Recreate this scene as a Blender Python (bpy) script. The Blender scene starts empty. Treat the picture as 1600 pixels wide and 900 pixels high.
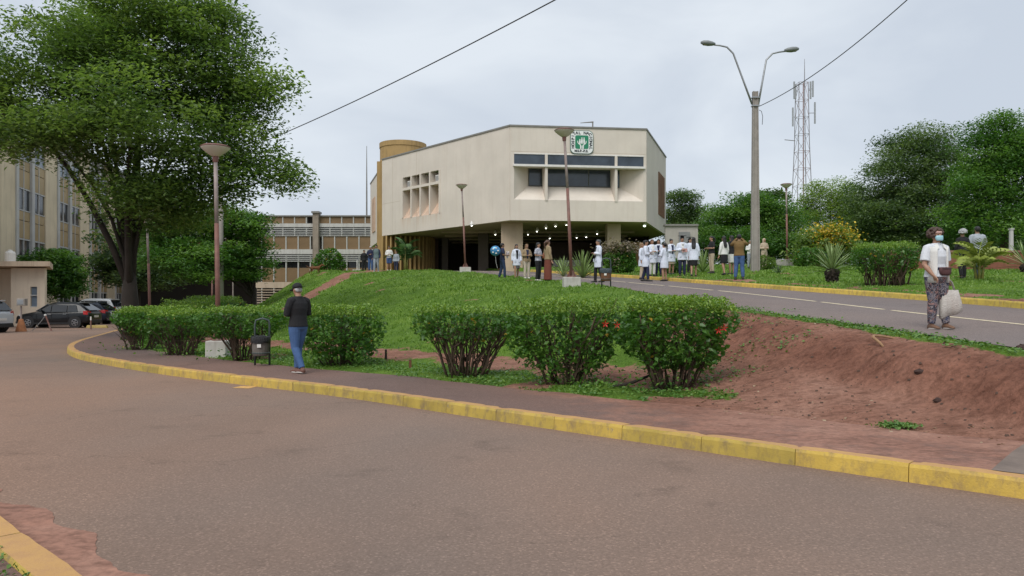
import bpy, math, random
import numpy as np
from mathutils import Vector, Matrix
R = math.radians
random.seed(7); rng = np.random.default_rng(11)
scene = bpy.context.scene
COL = scene.collection

# ------------------------------------------------------------------ camera
F, CX, CY, HC = 1164.0, 800.0, 472.0, 1.5        # focal length (px of a 1600 wide frame), centre, horizon, eye height
cam_d = bpy.data.cameras.new('camera'); cam = bpy.data.objects.new('camera', cam_d); COL.objects.link(cam)
cam.location = (0, 0, HC); cam.rotation_euler = (R(90), 0, 0)
cam_d.sensor_width = 36; cam_d.lens = 36*F/1600; cam_d.shift_y = (CY-450)/1600
cam_d.clip_start = 0.1; cam_d.clip_end = 4000
scene.camera = cam
# ------------------------------------------------------------------ sky and sun (overcast)
SUN_EL, SUN_AZ = 52, 205       # sun behind and to the left of the camera, hidden by cloud
w = bpy.data.worlds.new('World'); scene.world = w; w.use_nodes = True
nt = w.node_tree; nt.nodes.clear(); N = nt.nodes.new; L = nt.links.new
wo = N('ShaderNodeOutputWorld'); bg = N('ShaderNodeBackground'); L(bg.outputs[0], wo.inputs[0])
sky = N('ShaderNodeTexSky'); sky.sky_type = 'NISHITA'; sky.sun_disc = False
sky.sun_elevation = R(SUN_EL); sky.sun_rotation = R(SUN_AZ); sky.dust_density = 3
tc = N('ShaderNodeTexCoord'); mp = N('ShaderNodeMapping'); mp.inputs['Scale'].default_value = (1, 1, 2.2)
nz = N('ShaderNodeTexNoise'); nz.inputs['Scale'].default_value = 2.3; nz.inputs['Detail'].default_value = 5; nz.inputs['Roughness'].default_value = .5
nz.inputs['Distortion'].default_value = .4
L(tc.outputs['Generated'], mp.inputs[0]); L(mp.outputs[0], nz.inputs[0])
rp = N('ShaderNodeValToRGB'); rp.color_ramp.elements[0].position = .40; rp.color_ramp.elements[1].position = .64
rp.color_ramp.elements[0].color = (5.8, 6.4, 7.25, 1); rp.color_ramp.elements[1].color = (7.55, 8.1, 8.7, 1)
L(nz.outputs[0], rp.inputs[0])
mx = N('ShaderNodeMix'); mx.data_type = 'RGBA'; mx.inputs[0].default_value = .90
L(sky.outputs[0], mx.inputs[6]); L(rp.outputs[0], mx.inputs[7])
L(mx.outputs[2], bg.inputs[0]); bg.inputs[1].default_value = 0.076
sd = bpy.data.lights.new('sun', 'SUN'); sd.energy = 1.5; sd.angle = R(35); sd.color = (1, .97, .92)
so = bpy.data.objects.new('sun', sd); COL.objects.link(so)
so.rotation_euler = (R(90-SUN_EL), 0, R(180-SUN_AZ)); so.location = (-10, -20, 40)
scene.view_settings.view_transform = 'Standard'; scene.view_settings.look = 'None'
scene.view_settings.exposure = 0.52; scene.view_settings.gamma = 1
scene.render.engine = 'CYCLES'
scene.cycles.max_bounces = 10; scene.cycles.diffuse_bounces = 7; scene.cycles.transmission_bounces = 8; scene.cycles.transparent_max_bounces = 8

# ------------------------------------------------------------------ helpers
def X(px, d): return (px-CX)/F*d
def Z(py, d): return HC + (CY-py)/F*d
def tag(o, label=None, cat=None, group=None, kind=None):
    if label: o['label'] = label
    if cat: o['category'] = cat
    if group: o['group'] = group
    if kind: o['kind'] = kind
    return o
def thing(name, label, cat, loc=(0, 0, 0), rz=0, group=None):
    o = bpy.data.objects.new(name, None); COL.objects.link(o); o.empty_display_size = .2
    o.location = loc; o.rotation_euler = (0, 0, rz)
    return tag(o, label, cat, group)
def copy_tree(o, parent=None):
    c = o.copy(); COL.objects.link(c); c.parent = parent
    if parent: c.matrix_parent_inverse = o.matrix_parent_inverse
    for ch in o.children: copy_tree(ch, c)
    return c
def kids(o):
    return list(o.children)
def wloc(o):
    v = Vector((0, 0, 0))
    while o is not None: v += Vector(o.location); o = o.parent
    return v
def np_mesh(name, V, Fc, smooth=False, fattr=None, vattr=None):
    V = np.asarray(V, dtype=np.float32).reshape(-1, 3); Fc = np.asarray(Fc, dtype=np.int32)
    k = Fc.shape[1]; me = bpy.data.meshes.new(name)
    me.vertices.add(len(V)); me.vertices.foreach_set('co', V.ravel())
    me.loops.add(Fc.size); me.loops.foreach_set('vertex_index', Fc.ravel())
    me.polygons.add(len(Fc)); me.polygons.foreach_set('loop_start', np.arange(0, Fc.size, k, dtype=np.int32))
    if smooth: me.polygons.foreach_set('use_smooth', np.ones(len(Fc), dtype=bool))
    for nm, a in (fattr or {}).items():
        at = me.attributes.new(nm, 'FLOAT', 'FACE'); at.data.foreach_set('value', np.asarray(a, dtype=np.float32))
    for nm, a in (vattr or {}).items():
        at = me.attributes.new(nm, 'FLOAT', 'POINT'); at.data.foreach_set('value', np.asarray(a, dtype=np.float32))
    me.update(calc_edges=True)
    return me
def link(name, me, m, parent=None, world=False):
    if m is not None and not me.materials: me.materials.append(m)
    o = bpy.data.objects.new(name, me); COL.objects.link(o)
    if parent is not None:
        o.parent = parent
        if world: o.location = -wloc(parent)
    return o

class MB:
    def __init__(s): s.v = []; s.f = []
    def add(s, vs, fs):
        b = len(s.v); s.v += [tuple(map(float, p)) for p in vs]; s.f += [tuple(b+i for i in f) for f in fs]; return s
    def box(s, c, size, rz=0, taper=1.0):
        x, y, z = [a/2 for a in size]; cs, sn = math.cos(rz), math.sin(rz); vs = []
        for dz, k in ((-z, 1), (z, taper)):
            for dx, dy in ((-x, -y), (x, -y), (x, y), (-x, y)):
                dx *= k; dy *= k
                vs.append((c[0]+dx*cs-dy*sn, c[1]+dx*sn+dy*cs, c[2]+dz))
        return s.add(vs, [(3, 2, 1, 0), (4, 5, 6, 7), (0, 1, 5, 4), (1, 2, 6, 5), (2, 3, 7, 6), (3, 0, 4, 7)])
    def prism(s, poly, z0, z1):
        n = len(poly); vs = [(x, y, z0) for x, y in poly]+[(x, y, z1) for x, y in poly]
        return s.add(vs, [tuple(range(n-1, -1, -1)), tuple(range(n, 2*n))]+[(i, (i+1) % n, n+(i+1) % n, n+i) for i in range(n)])
    def hexa(s, p):    # eight corners: bottom ring of four then top ring
        return s.add(p, [(3, 2, 1, 0), (4, 5, 6, 7), (0, 1, 5, 4), (1, 2, 6, 5), (2, 3, 7, 6), (3, 0, 4, 7)])
    def quad(s, *p): return s.add(p, [tuple(range(len(p)))])
    def rings(s, rs, cap=True, closed=True):
        n = len(rs[0]); vs = [p for r in rs for p in r]; fs = []
        for i in range(len(rs)-1):
            for j in range(n if closed else n-1):
                k = (j+1) % n; fs.append((i*n+j, i*n+k, (i+1)*n+k, (i+1)*n+j))
        if cap: fs += [tuple(range(n-1, -1, -1)), tuple((len(rs)-1)*n+j for j in range(n))]
        return s.add(vs, fs)
    def tube(s, pts, rad, n=8, cap=True):
        pts = [Vector(p) for p in pts]
        if not hasattr(rad, '__len__'): rad = [rad]*len(pts)
        rs = []; up = None
        for i, p in enumerate(pts):
            t = (pts[min(i+1, len(pts)-1)]-pts[max(i-1, 0)])
            if t.length < 1e-9: t = Vector((0, 0, 1))
            t.normalize()
            if up is None:
                up = Vector((0, 0, 1)) if abs(t.z) < .9 else Vector((1, 0, 0))
            a = t.cross(up)
            if a.length < 1e-5: a = t.orthogonal()
            a.normalize(); b = a.cross(t); up = b.copy()
            rs.append([p+(a*math.cos(2*math.pi*j/n)+b*math.sin(2*math.pi*j/n))*rad[i] for j in range(n)])
        return s.rings(rs, cap)
    def lathe(s, prof, n=16, c=(0, 0, 0)):
        rs = [[(c[0]+max(r, 1e-4)*math.cos(2*math.pi*j/n), c[1]+max(r, 1e-4)*math.sin(2*math.pi*j/n), c[2]+z) for j in range(n)] for r, z in prof]
        return s.rings(rs)
    def ell(s, rs, n=14):    # loft of horizontal ellipses (z, rx, ry, ox, oy)
        out = []
        for q in rs:
            z, a, b = q[:3]; ox = q[3] if len(q) > 3 else 0; oy = q[4] if len(q) > 4 else 0
            out.append([(ox+a*math.cos(2*math.pi*j/n), oy+b*math.sin(2*math.pi*j/n), z) for j in range(n)])
        return s.rings(out)
    def ball(s, c, r, n=10, m=6):
        if not hasattr(r, '__len__'): r = (r, r, r)
        rs = []
        for i in range(m+1):
            a = -math.pi/2+math.pi*i/m; q = max(math.cos(a), .02)
            rs.append([(c[0]+r[0]*q*math.cos(2*math.pi*j/n), c[1]+r[1]*q*math.sin(2*math.pi*j/n), c[2]+r[2]*math.sin(a)) for j in range(n)])
        return s.rings(rs)
    def xform(s, M):
        s.v = [tuple(M @ Vector(p)) for p in s.v]; return s
    def mesh(s, name, m, smooth=False):
        me = bpy.data.meshes.new(name); me.from_pydata(s.v, [], s.f)
        if smooth: me.polygons.foreach_set('use_smooth', [True]*len(me.polygons))
        if m: me.materials.append(m)
        me.update(); return me
    def build(s, name, m, parent=None, world=False, smooth=False, bevel=0, remesh=0, angle=False):
        o = link(name, s.mesh(name, m, smooth), None, parent, world)
        if remesh:
            r = o.modifiers.new('r', 'REMESH'); r.mode = 'VOXEL'; r.voxel_size = remesh; r.use_smooth_shade = True
            q = o.modifiers.new('s', 'SMOOTH'); q.factor = .5; q.iterations = 2
        if bevel:
            b = o.modifiers.new('b', 'BEVEL'); b.width = bevel; b.segments = 2; b.limit_method = 'ANGLE'
        return o

# ------------------------------------------------------------------ materials
def S(r, g, b):   # sRGB 0-255 to linear
    return tuple(((c/255/12.92) if c/255 <= .04045 else ((c/255+.055)/1.055)**2.4) for c in (r, g, b))
def new_mat(name):
    m = bpy.data.materials.new(name); m.use_nodes = True; t = m.node_tree
    return m, t, t.nodes['Principled BSDF'], t.nodes.new, t.links.new
def ramp(N, stops):
    r = N('ShaderNodeValToRGB'); e = r.color_ramp.elements
    while len(e) < len(stops): e.new(.5)
    for q, (p, c) in zip(e, stops): q.position = p; q.color = (*c, 1) if len(c) == 3 else c
    return r
def noise(N, L, scale, detail=4, rough=.55, coord='Object', sc=(1, 1, 1), dist=0):
    tc = N('ShaderNodeTexCoord'); mp = N('ShaderNodeMapping'); mp.inputs['Scale'].default_value = sc
    n = N('ShaderNodeTexNoise'); n.inputs['Scale'].default_value = scale; n.inputs['Detail'].default_value = detail
    n.inputs['Roughness'].default_value = rough; n.inputs['Distortion'].default_value = dist
    if coord == 'World':
        g = N('ShaderNodeNewGeometry'); L(g.outputs['Position'], mp.inputs[0])
    else: L(tc.outputs[coord], mp.inputs[0])
    L(mp.outputs[0], n.inputs[0]); return n.outputs[0]
def mixc(N, L, f, a, b, mode='MIX'):
    m = N('ShaderNodeMix'); m.data_type = 'RGBA'; m.blend_type = mode
    for i, q in ((0, f), (6, a), (7, b)):
        if hasattr(q, 'links') or hasattr(q, 'is_linked'): L(q, m.inputs[i])
        elif i == 0: m.inputs[0].default_value = q
        else: m.inputs[i].default_value = (*q, 1)
    return m.outputs[2]
def bump(N, L, P, h, strength=.3, dist=.02):
    b = N('ShaderNodeBump'); b.inputs['Strength'].default_value = strength; b.inputs['Distance'].default_value = dist
    L(h, b.inputs['Height']); L(b.outputs[0], P.inputs['Normal'])
MC = {}
def mat(name, col, rough=.6, scale=6, amt=.25, b=.15, metal=0, streak=None, rnd=0, spec=None, coord='Object', bd=.01):
    """plain paint, stone, metal or cloth: a colour with two sizes of mottling, fine relief, optional streaks"""
    if name in MC: return MC[name]
    m, t, P, N, L = new_mat(name)
    n1 = noise(N, L, scale, 6, .6, coord); n2 = noise(N, L, scale*9, 3, .6, coord)
    lo = tuple(c*(1-amt) for c in col); hi = tuple(min(1, c*(1+amt*.8)) for c in col)
    r = ramp(N, [(.3, lo), (.7, hi)]); L(n1, r.inputs[0]); c = r.outputs[0]
    c = mixc(N, L, .25*min(1, amt*3), c, mixc(N, L, n2, tuple(q*.6 for q in col), tuple(min(1, q*1.25) for q in col)))
    if streak:
        s = noise(N, L, 2.2, 5, .65, coord, (1.6, 1.6, .12)); sr = ramp(N, [(.5, (0, 0, 0)), (.78, (1, 1, 1))]); L(s, sr.inputs[0])
        mm = N('ShaderNodeMath'); mm.operation = 'MULTIPLY'; L(sr.outputs[0], mm.inputs[0]); mm.inputs[1].default_value = streak[1]
        c = mixc(N, L, mm.outputs[0], c, streak[0])
    if rnd:
        oi = N('ShaderNodeObjectInfo'); rr = ramp(N, [(0, (1-rnd,)*3), (1, (1+rnd,)*3)]); L(oi.outputs['Random'], rr.inputs[0])
        c = mixc(N, L, 1.0, c, rr.outputs[0], 'MULTIPLY')
    L(c, P.inputs['Base Color']); P.inputs['Roughness'].default_value = rough; P.inputs['Metallic'].default_value = metal
    if spec is not None: P.inputs['Specular IOR Level'].default_value = spec
    if b: bump(N, L, P, n2, b, bd)
    MC[name] = m; return m
def leaf_mat(name, dark, mid, light, trans=.3, odd=None, rough=.5):
    if name in MC: return MC[name]
    m, t, P, N, L = new_mat(name)
    a = N('ShaderNodeAttribute'); a.attribute_name = 'tint'
    st = [(0, dark), (.45, mid), (.92, light)]
    if odd: st += [(.985, light), (.99, odd)]
    r = ramp(N, st); L(a.outputs['Fac'], r.inputs[0])
    L(r.outputs[0], P.inputs['Base Color']); P.inputs['Roughness'].default_value = rough
    tr = N('ShaderNodeBsdfTranslucent')
    L(mixc(N, L, 1.0, r.outputs[0], (1.25, 1.35, .55), 'MULTIPLY'), tr.inputs[0])
    ms = N('ShaderNodeMixShader'); ms.inputs[0].default_value = trans
    L(P.outputs[0], ms.inputs[1]); L(tr.outputs[0], ms.inputs[2])
    L(ms.outputs[0], t.nodes['Material Output'].inputs[0])
    MC[name] = m; return m
def glass_mat(name, col=(.02, .025, .03), rough=.08, spec=.6):
    if name in MC: return MC[name]
    m, t, P, N, L = new_mat(name)
    n = noise(N, L, 1.3, 3, .5); r = ramp(N, [(.3, tuple(c*.7 for c in col)), (.7, tuple(c*1.3 for c in col))]); L(n, r.inputs[0])
    L(r.outputs[0], P.inputs['Base Color']); P.inputs['Roughness'].default_value = rough; P.inputs['Specular IOR Level'].default_value = spec
    bump(N, L, P, n, .05, .02); MC[name] = m; return m
def glow_mat(name, col, e):
    m, t, P, N, L = new_mat(name); P.inputs['Base Color'].default_value = (*col, 1)
    P.inputs['Emission Color'].default_value = (*col, 1); P.inputs['Emission Strength'].default_value = e; return m

# ------------------------------------------------------------------ value noise and polylines in numpy
_tab = rng.random((256, 256))
def vnoise(x, y, s=1.0):
    x = np.asarray(x)*s+1000; y = np.asarray(y)*s+1000
    xi = np.floor(x).astype(int); yi = np.floor(y).astype(int); fx = x-xi; fy = y-yi
    fx = fx*fx*(3-2*fx); fy = fy*fy*(3-2*fy); g = lambda a, b: _tab[a % 256, b % 256]
    return (g(xi, yi)*(1-fx)+g(xi+1, yi)*fx)*(1-fy)+(g(xi, yi+1)*(1-fx)+g(xi+1, yi+1)*fx)*fy
def fbm(x, y, s=1.0, o=4):
    return sum(vnoise(x, y, s*2**i)*.5**i for i in range(o))/sum(.5**i for i in range(o))
def smooth_line(P, step=.25):
    P = np.array(P, float); out = []
    for i in range(len(P)-1):
        p0 = P[max(i-1, 0)]; p1 = P[i]; p2 = P[i+1]; p3 = P[min(i+2, len(P)-1)]
        n = max(2, int(np.linalg.norm(p2-p1)/step))
        for k in range(n):
            t = k/n
            out.append(.5*(2*p1+(p2-p0)*t+(2*p0-5*p1+4*p2-p3)*t*t+(3*p1-p0-3*p2+p3)*t**3))
    out.append(P[-1]); return np.array(out)
def line_dist(x, y, P):
    x = np.asarray(x, float).ravel(); y = np.asarray(y, float).ravel()
    best = np.full(x.shape, 1e9); side = np.zeros(x.shape)
    for i in range(len(P)-1):
        ax, ay = P[i]; bx, by = P[i+1]; dx, dy = bx-ax, by-ay; l2 = dx*dx+dy*dy+1e-12
        t = np.clip(((x-ax)*dx+(y-ay)*dy)/l2, 0, 1)
        d = np.hypot(x-ax-t*dx, y-ay-t*dy); cr = dx*(y-ay)-dy*(x-ax)
        m = d < best; best = np.where(m, d, best); side = np.where(m, cr, side)
    return best, side
def in_poly(x, y, P):
    x = np.asarray(x, float).ravel(); y = np.asarray(y, float).ravel(); c = np.zeros(x.shape, bool); n = len(P)
    for i in range(n):
        (x0, y0), (x1, y1) = P[i], P[(i+1) % n]
        if y0 == y1: continue
        m = ((y0 > y) != (y1 > y)) & (x < (x1-x0)*(y-y0)/(y1-y0)+x0); c ^= m
    return c
# ------------------------------------------------------------------ the lie of the land
KERB = smooth_line([(24, -12), (14, -3), (7, 3.0), (3.9, 5.67), (1.71, 7.66), (-.08, 9.29), (-2.74, 11.8), (-6.14, 14.5), (-8.6, 16.7), (-11.4, 19.6), (-13.5, 22.6),
                    (-15.2, 26), (-17, 30.5), (-19.5, 37), (-22.5, 46), (-25, 56), (-27, 72), (-28, 100)], .3)
UNEAR = smooth_line([(9.5, -8), (7.6, 2), (6.2, 9.04), (5.6, 12.4), (4.73, 16.2), (4.15, 21.5), (3.55, 26), (2.3, 31.4), (-1.2, 43), (-4.5, 51), (-9, 60)], .5)
UFAR = smooth_line([(14.5, -6), (12.4, 5), (11.5, 10.5), (10.75, 15.6), (9.9, 19.7), (8.5, 24.7), (6.0, 34.6), (3.2, 43), (1.2, 49.0)], .5)
TOE = [(12, -14), (6.5, 0), (5.15, 7.4), (4.4, 9.9), (3.55, 12.3), (2.1, 14.9), (-1, 18.2), (-5, 22), (-9, 27), (-14.5, 36), (-18.5, 48), (-21, 60), (-22, 1300), (1600, 1300), (1600, -70), (16, -70)]
CREST = [(10, -14), (7.4, 0), (5.95, 9.0), (4.45, 16.1), (3.8, 21.5), (3.1, 26.3), (.8, 31.5), (-2.5, 35.5), (-7, 42), (-13, 52), (-14.5, 64), (-15, 1290), (1590, 1290), (1590, -60), (18, -60)]
PATH = smooth_line([(4.5, 9.4), (2.9, 12.0), (1.0, 14.6), (-1.5, 16.9), (-4.5, 19.8), (-8.5, 23.5), (-12, 27.5)], .5)
TRAIL = smooth_line([(-9.3, 52), (-9.9, 46), (-10.6, 41), (-11.2, 36)], .5)
def U(y): return .355+.064*np.clip(y, -8, 52)
def lower(x, y, dk):
    sl = .035+.135*np.clip((x-2.2)/1.9, 0, 1)
    return .135+np.clip(dk-1.9, 0, 5)*sl
def height(x, y):
    x = np.asarray(x, float).ravel(); y = np.asarray(y, float).ravel()
    dk, sk = line_dist(x, y, KERB); inside = sk < 0
    dk = np.where(inside, dk, 0)
    dt, _ = line_dist(x, y, TOE); dc, _ = line_dist(x, y, CREST)
    inT = in_poly(x, y, TOE); inC = in_poly(x, y, CREST)
    ww = np.where(inC, 1, np.where(inT, dt/(dt+dc+1e-6), 0)); ww = np.where(ww < 1, np.clip(ww*1.12, 0, 1), 1); ww = (ww*ww*(3-2*ww)*.45+ww*.55)
    df, sf = line_dist(x, y, UFAR); right = (sf < 0)
    up = U(y)+np.where(right, -.05+.18*np.clip((df-.08)/.35, 0, 1)+.28*np.clip((df-.5)/9, 0, 1), 0)
    z = lower(x, y, dk)*(1-ww)+up*ww
    n = (fbm(x, y, .55)-.5)*.22*np.clip(dk-2.2, 0, 1.5)/1.5
    n += (fbm(x+50, y, 2.6)-.5)*.10*np.clip(dk-2.4, 0, 1)
    bare = np.clip((x-2.5)/1.5, 0, 1)*np.clip((18-y)/3, 0, 1); n += bare*4*ww*(1-ww)*((fbm(x*1.6+9, y*.7, 1.3, 4)-.5)*.20+(fbm(x+3, y, 4.5, 3)-.5)*.11)
    dn, sn = line_dist(x, y, UNEAR)
    onroad = (sn < 0) & (~right)
    flat = np.where(onroad, 0, np.clip(dn/.8, 0, 1)); n = np.where(right, n*np.clip(df-.2, 0, 1)*.7, n*flat)
    return z+n, inside, onroad, dk, ww
def ground(x, y):
    z, ins, onr, dk, ww = height([x], [y])
    if not ins[0]: return 0.0
    if dk[0] < 1.9: return .15
    return float(z[0])+(.0 if onr[0] else 0)
def dirt(x, y):
    """1 bare red soil, 0 grass"""
    x = np.asarray(x, float).ravel(); y = np.asarray(y, float).ravel()
    n = fbm(x, y, .9); n2 = fbm(x+31, y+7, 2.7)
    dp, _ = line_dist(x, y, PATH); dtr, _ = line_dist(x, y, TRAIL)
    dk, _ = line_dist(x, y, KERB); dn, sn = line_dist(x, y, UNEAR)
    inC = in_poly(x, y, CREST); inT = in_poly(x, y, TOE)
    d = np.clip(1.25-dp/1.2, 0, 1)+np.clip(1.15-dtr/1.1, 0, 1)*.95
    b = np.clip((x-2.5-.16*(y-11)*0)/1.0, 0, 1)*np.clip((17.5-y)/2.5, 0, 1)*(sn > 0)        # the trodden corner
    b *= np.clip((dn-.28)/.35, 0, 1)
    d = np.maximum(d, b*1.15)
    d = np.where((dk < 2.5) & (x > 1.9), np.maximum(d, .8), d)
    d -= .75*np.clip(1-abs(x-3.3)/1.3, 0, 1)*np.clip(1-abs(y-13.2)/2.4, 0, 1)*(n2 > .45)
    df, sf = line_dist(x, y, UFAR)
    d += np.where((sf < 0), np.clip((n-.62)*5, 0, .9)+np.clip(1.3-abs(df-.9)/.5, 0, 1)*(n2 > .52)*.7, 0)
    d += np.clip((fbm(x+77, y+13, .45, 4)-.66)*6, 0, .6)*(sf > 0)
    return np.clip(d+(n2-.5)*1.1, 0, 1)

# ground, road, hillside -------------------------------------------------
def soil_group(N, L):
    n = noise(N, L, .8, 8, .6, 'World'); f = noise(N, L, 14, 6, .7, 'World')
    r = ramp(N, [(.25, (.215, .102, .070)), (.5, (.315, .160, .112)), (.75, (.41, .232, .170))]); L(n, r.inputs[0])
    r2 = ramp(N, [(.3, (.62, .6, .58)), (.55, (1, 1, 1)), (.8, (1.25, 1.22, 1.2))]); L(f, r2.inputs[0])
    md = noise(N, L, 3.2, 6, .72, 'World', (1, 1.8, 1), .5); r3 = ramp(N, [(.34, (.66, .62, .60)), (.5, (1, 1, 1)), (.7, (1.16, 1.14, 1.12))]); L(md, r3.inputs[0])
    return mixc(N, L, 1, mixc(N, L, 1, r.outputs[0], r2.outputs[0], 'MULTIPLY'), r3.outputs[0], 'MULTIPLY'), f
def hill_material():
    m, t, P, N, L = new_mat('hillside')
    soil, f = soil_group(N, L)
    g1 = noise(N, L, .7, 6, .6, 'World'); g2 = noise(N, L, 22, 4, .7, 'World')
    r = ramp(N, [(.3, (.070, .145, .018)), (.55, (.125, .225, .03)), (.75, (.19, .29, .045))]); L(g1, r.inputs[0])
    r2 = ramp(N, [(.3, (.5, .5, .45)), (.6, (1.05, 1.05, 1)), (.8, (1.35, 1.3, 1.2))]); L(g2, r2.inputs[0])
    gr = mixc(N, L, 1, r.outputs[0], r2.outputs[0], 'MULTIPLY')
    a = N('ShaderNodeAttribute'); a.attribute_name = 'dirt'
    e = noise(N, L, 7, 5, .7, 'World'); mm = N('ShaderNodeMath'); mm.operation = 'MULTIPLY_ADD'
    L(e, mm.inputs[0]); mm.inputs[1].default_value = .7; mm.inputs[2].default_value = -.35
    ad = N('ShaderNodeMath'); L(a.outputs['Fac'], ad.inputs[0]); L(mm.outputs[0], ad.inputs[1])
    k = ramp(N, [(.42, (0, 0, 0)), (.56, (1, 1, 1))]); L(ad.outputs[0], k.inputs[0])
    ba = N('ShaderNodeAttribute'); ba.attribute_name = 'bank'; soil = mixc(N, L, ba.outputs['Fac'], soil, mixc(N, L, 1, soil, (.84, .78, .76), 'MULTIPLY'))     # damp broken soil
    L(mixc(N, L, k.outputs[0], gr, soil), P.inputs['Base Color'])
    P.inputs['Roughness'].default_value = .95; P.inputs['Specular IOR Level'].default_value = .15
    h = N('ShaderNodeMath'); h.operation = 'ADD'; L(f, h.inputs[0]); L(g2, h.inputs[1])
    bump(N, L, P, h.outputs[0], .8, .06); return m
def asphalt(name, lo, mid, hi, red, redamt, speck=.5, edge=False):
    m, t, P, N, L = new_mat(name)
    n = noise(N, L, .22, 5, .55, 'World', dist=.6); d = noise(N, L, .11, 4, .55, 'World', (1, .6, 1))
    r = ramp(N, [(.3, lo), (.5, mid), (.72, hi)]); L(n, r.inputs[0])
    k = ramp(N, [(.36, (0, 0, 0)), (.66, (redamt,)*3)]); L(d, k.inputs[0])
    c = mixc(N, L, k.outputs[0], r.outputs[0], red)
    v = N('ShaderNodeTexVoronoi'); v.inputs['Scale'].default_value = 75; g = N('ShaderNodeNewGeometry'); L(g.outputs['Position'], v.inputs[0])
    sr = ramp(N, [(0, (1-.5*speck,)*3), (.5, (1, 1, 1)), (.85, (1, 1, 1)), (.95, (1+1.3*speck,)*3)])
    sp = N('ShaderNodeSeparateColor'); L(v.outputs['Color'], sp.inputs[0]); L(sp.outputs[0], sr.inputs[0])
    c = mixc(N, L, 1, c, sr.outputs[0], 'MULTIPLY')
    f = noise(N, L, 45, 5, .75, 'World'); fr = ramp(N, [(.3, (.72,)*3), (.7, (1.22,)*3)]); L(f, fr.inputs[0])
    c = mixc(N, L, 1, c, fr.outputs[0], 'MULTIPLY')
    ck = N('ShaderNodeTexVoronoi'); ck.feature = 'DISTANCE_TO_EDGE'; ck.inputs['Scale'].default_value = .33; wp = noise(N, L, 1.6, 5, .7, 'World'); gp = N('ShaderNodeNewGeometry')
    va = N('ShaderNodeVectorMath'); va.operation = 'MULTIPLY_ADD'; L(mixc(N, L, 1.0, (0, 0, 0), wp), va.inputs[0]); va.inputs[1].default_value = (1.1, 1.1, 0); L(gp.outputs['Position'], va.inputs[2]); L(va.outputs[0], ck.inputs['Vector'])
    cr = ramp(N, [(0, (.45,)*3), (.0035, (1, 1, 1))]); L(ck.outputs['Distance'], cr.inputs[0]); cm = noise(N, L, .35, 3, .6, 'World'); cmr = ramp(N, [(.50, (0, 0, 0)), (.58, (.8,)*3)]); L(cm, cmr.inputs[0])
    c = mixc(N, L, cmr.outputs[0], c, mixc(N, L, 1, c, cr.outputs[0], 'MULTIPLY'))
    st = noise(N, L, 1.1, 6, .7, 'World'); s2 = ramp(N, [(.28, (.72,)*3), (.42, (1, 1, 1))]); L(st, s2.inputs[0])
    c = mixc(N, L, 1, c, s2.outputs[0], 'MULTIPLY')
    if edge:
        soil, _ = soil_group(N, L); a = N('ShaderNodeAttribute'); a.attribute_name = 'edge'; en = noise(N, L, 2.2, 6, .68, 'World')
        q_ = N('ShaderNodeMath'); q_.operation = 'MULTIPLY_ADD'; L(en, q_.inputs[0]); q_.inputs[1].default_value = 1.1; q_.inputs[2].default_value = -.55
        q2 = N('ShaderNodeMath'); L(q_.outputs[0], q2.inputs[0]); L(a.outputs['Fac'], q2.inputs[1]); kr = ramp(N, [(.30, (0, 0, 0)), (.62, (.92,)*3)]); L(q2.outputs[0], kr.inputs[0]); c = mixc(N, L, kr.outputs[0], c, soil)
    L(c, P.inputs['Base Color']); P.inputs['Roughness'].default_value = .8; P.inputs['Specular IOR Level'].default_value = .3
    h = N('ShaderNodeMath'); h.operation = 'ADD'; L(f, h.inputs[0]); L(sp.outputs[1], h.inputs[1])
    bump(N, L, P, h.outputs[0], .55, .008); return m
M_road = asphalt('road asphalt', (.160, .120, .098), (.20, .148, .120), (.245, .180, .145), (.31, .185, .126), .95, .25)
M_up = asphalt('driveway asphalt', (.145, .125, .122), (.175, .148, .142), (.21, .174, .16), (.23, .16, .13), .45, .25)
M_walk = asphalt('pavement asphalt', (.115, .083, .074), (.145, .102, .090), (.185, .125, .106), (.25, .135, .098), .8, .3, edge=True)
M_hill = hill_material()
M_far = mat('far ground', (.12, .11, .05), .95, .05, .3, .1, coord='Object')

gb = MB(); gb.quad((-1500, -300, -.06), (1500, -300, -.06), (1500, 2500, -.06), (-1500, 2500, -.06))
tag(gb.build('ground', M_far), 'open ground reaching to the horizon behind the trees', kind='structure')
rb = MB(); rb.quad((-140, -60, 0), (90, -60, 0), (90, 140, 0), (-140, 140, 0))
road = tag(rb.build('road', M_road), 'wide reddish grey asphalt road curving past the kerb', kind='structure')

def axis(*seg):
    out = []
    for a, b, s in seg: out += list(np.arange(a, b, s))
    return np.array(out+[seg[-1][1]])
gx = axis((-60, -28, 2), (-28, -16, .5), (-16, 13, .14), (13, 30, .4), (30, 90, 3), (90, 1400, 60))
gy = axis((-14, 4, .8), (4, 22, .13), (22, 34, .22), (34, 62, .45), (62, 130, 4), (130, 1250, 60))
GX, GY = np.meshgrid(gx, gy); gz, gin, gon, gdk, gw = height(GX, GY)
gz = np.where(gon, gz-.03, gz); gz = np.where(gdk < 1.95, np.minimum(gz, .125), gz)
nx, ny = len(gx), len(gy); idx = np.arange(nx*ny).reshape(ny, nx)
Q = np.stack([idx[:-1, :-1], idx[:-1, 1:], idx[1:, 1:], idx[1:, :-1]], -1).reshape(-1, 4)
ok = (gin & (gdk > .12))[Q].all(1)
hill = link('hillside', np_mesh('hillside', np.stack([GX.ravel(), GY.ravel(), gz], -1), Q[ok], True, vattr={'dirt': dirt(GX, GY), 'bank': np.clip(gw*(1.02-gw)*6, 0, 1)*np.clip((GX.ravel()-2)/1.5, 0, 1)*np.clip((19-GY.ravel())/3, 0, 1)}), M_hill)
tag(hill, 'grassy bank with bare red soil rising from the pavement to the driveway', kind='structure')

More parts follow.
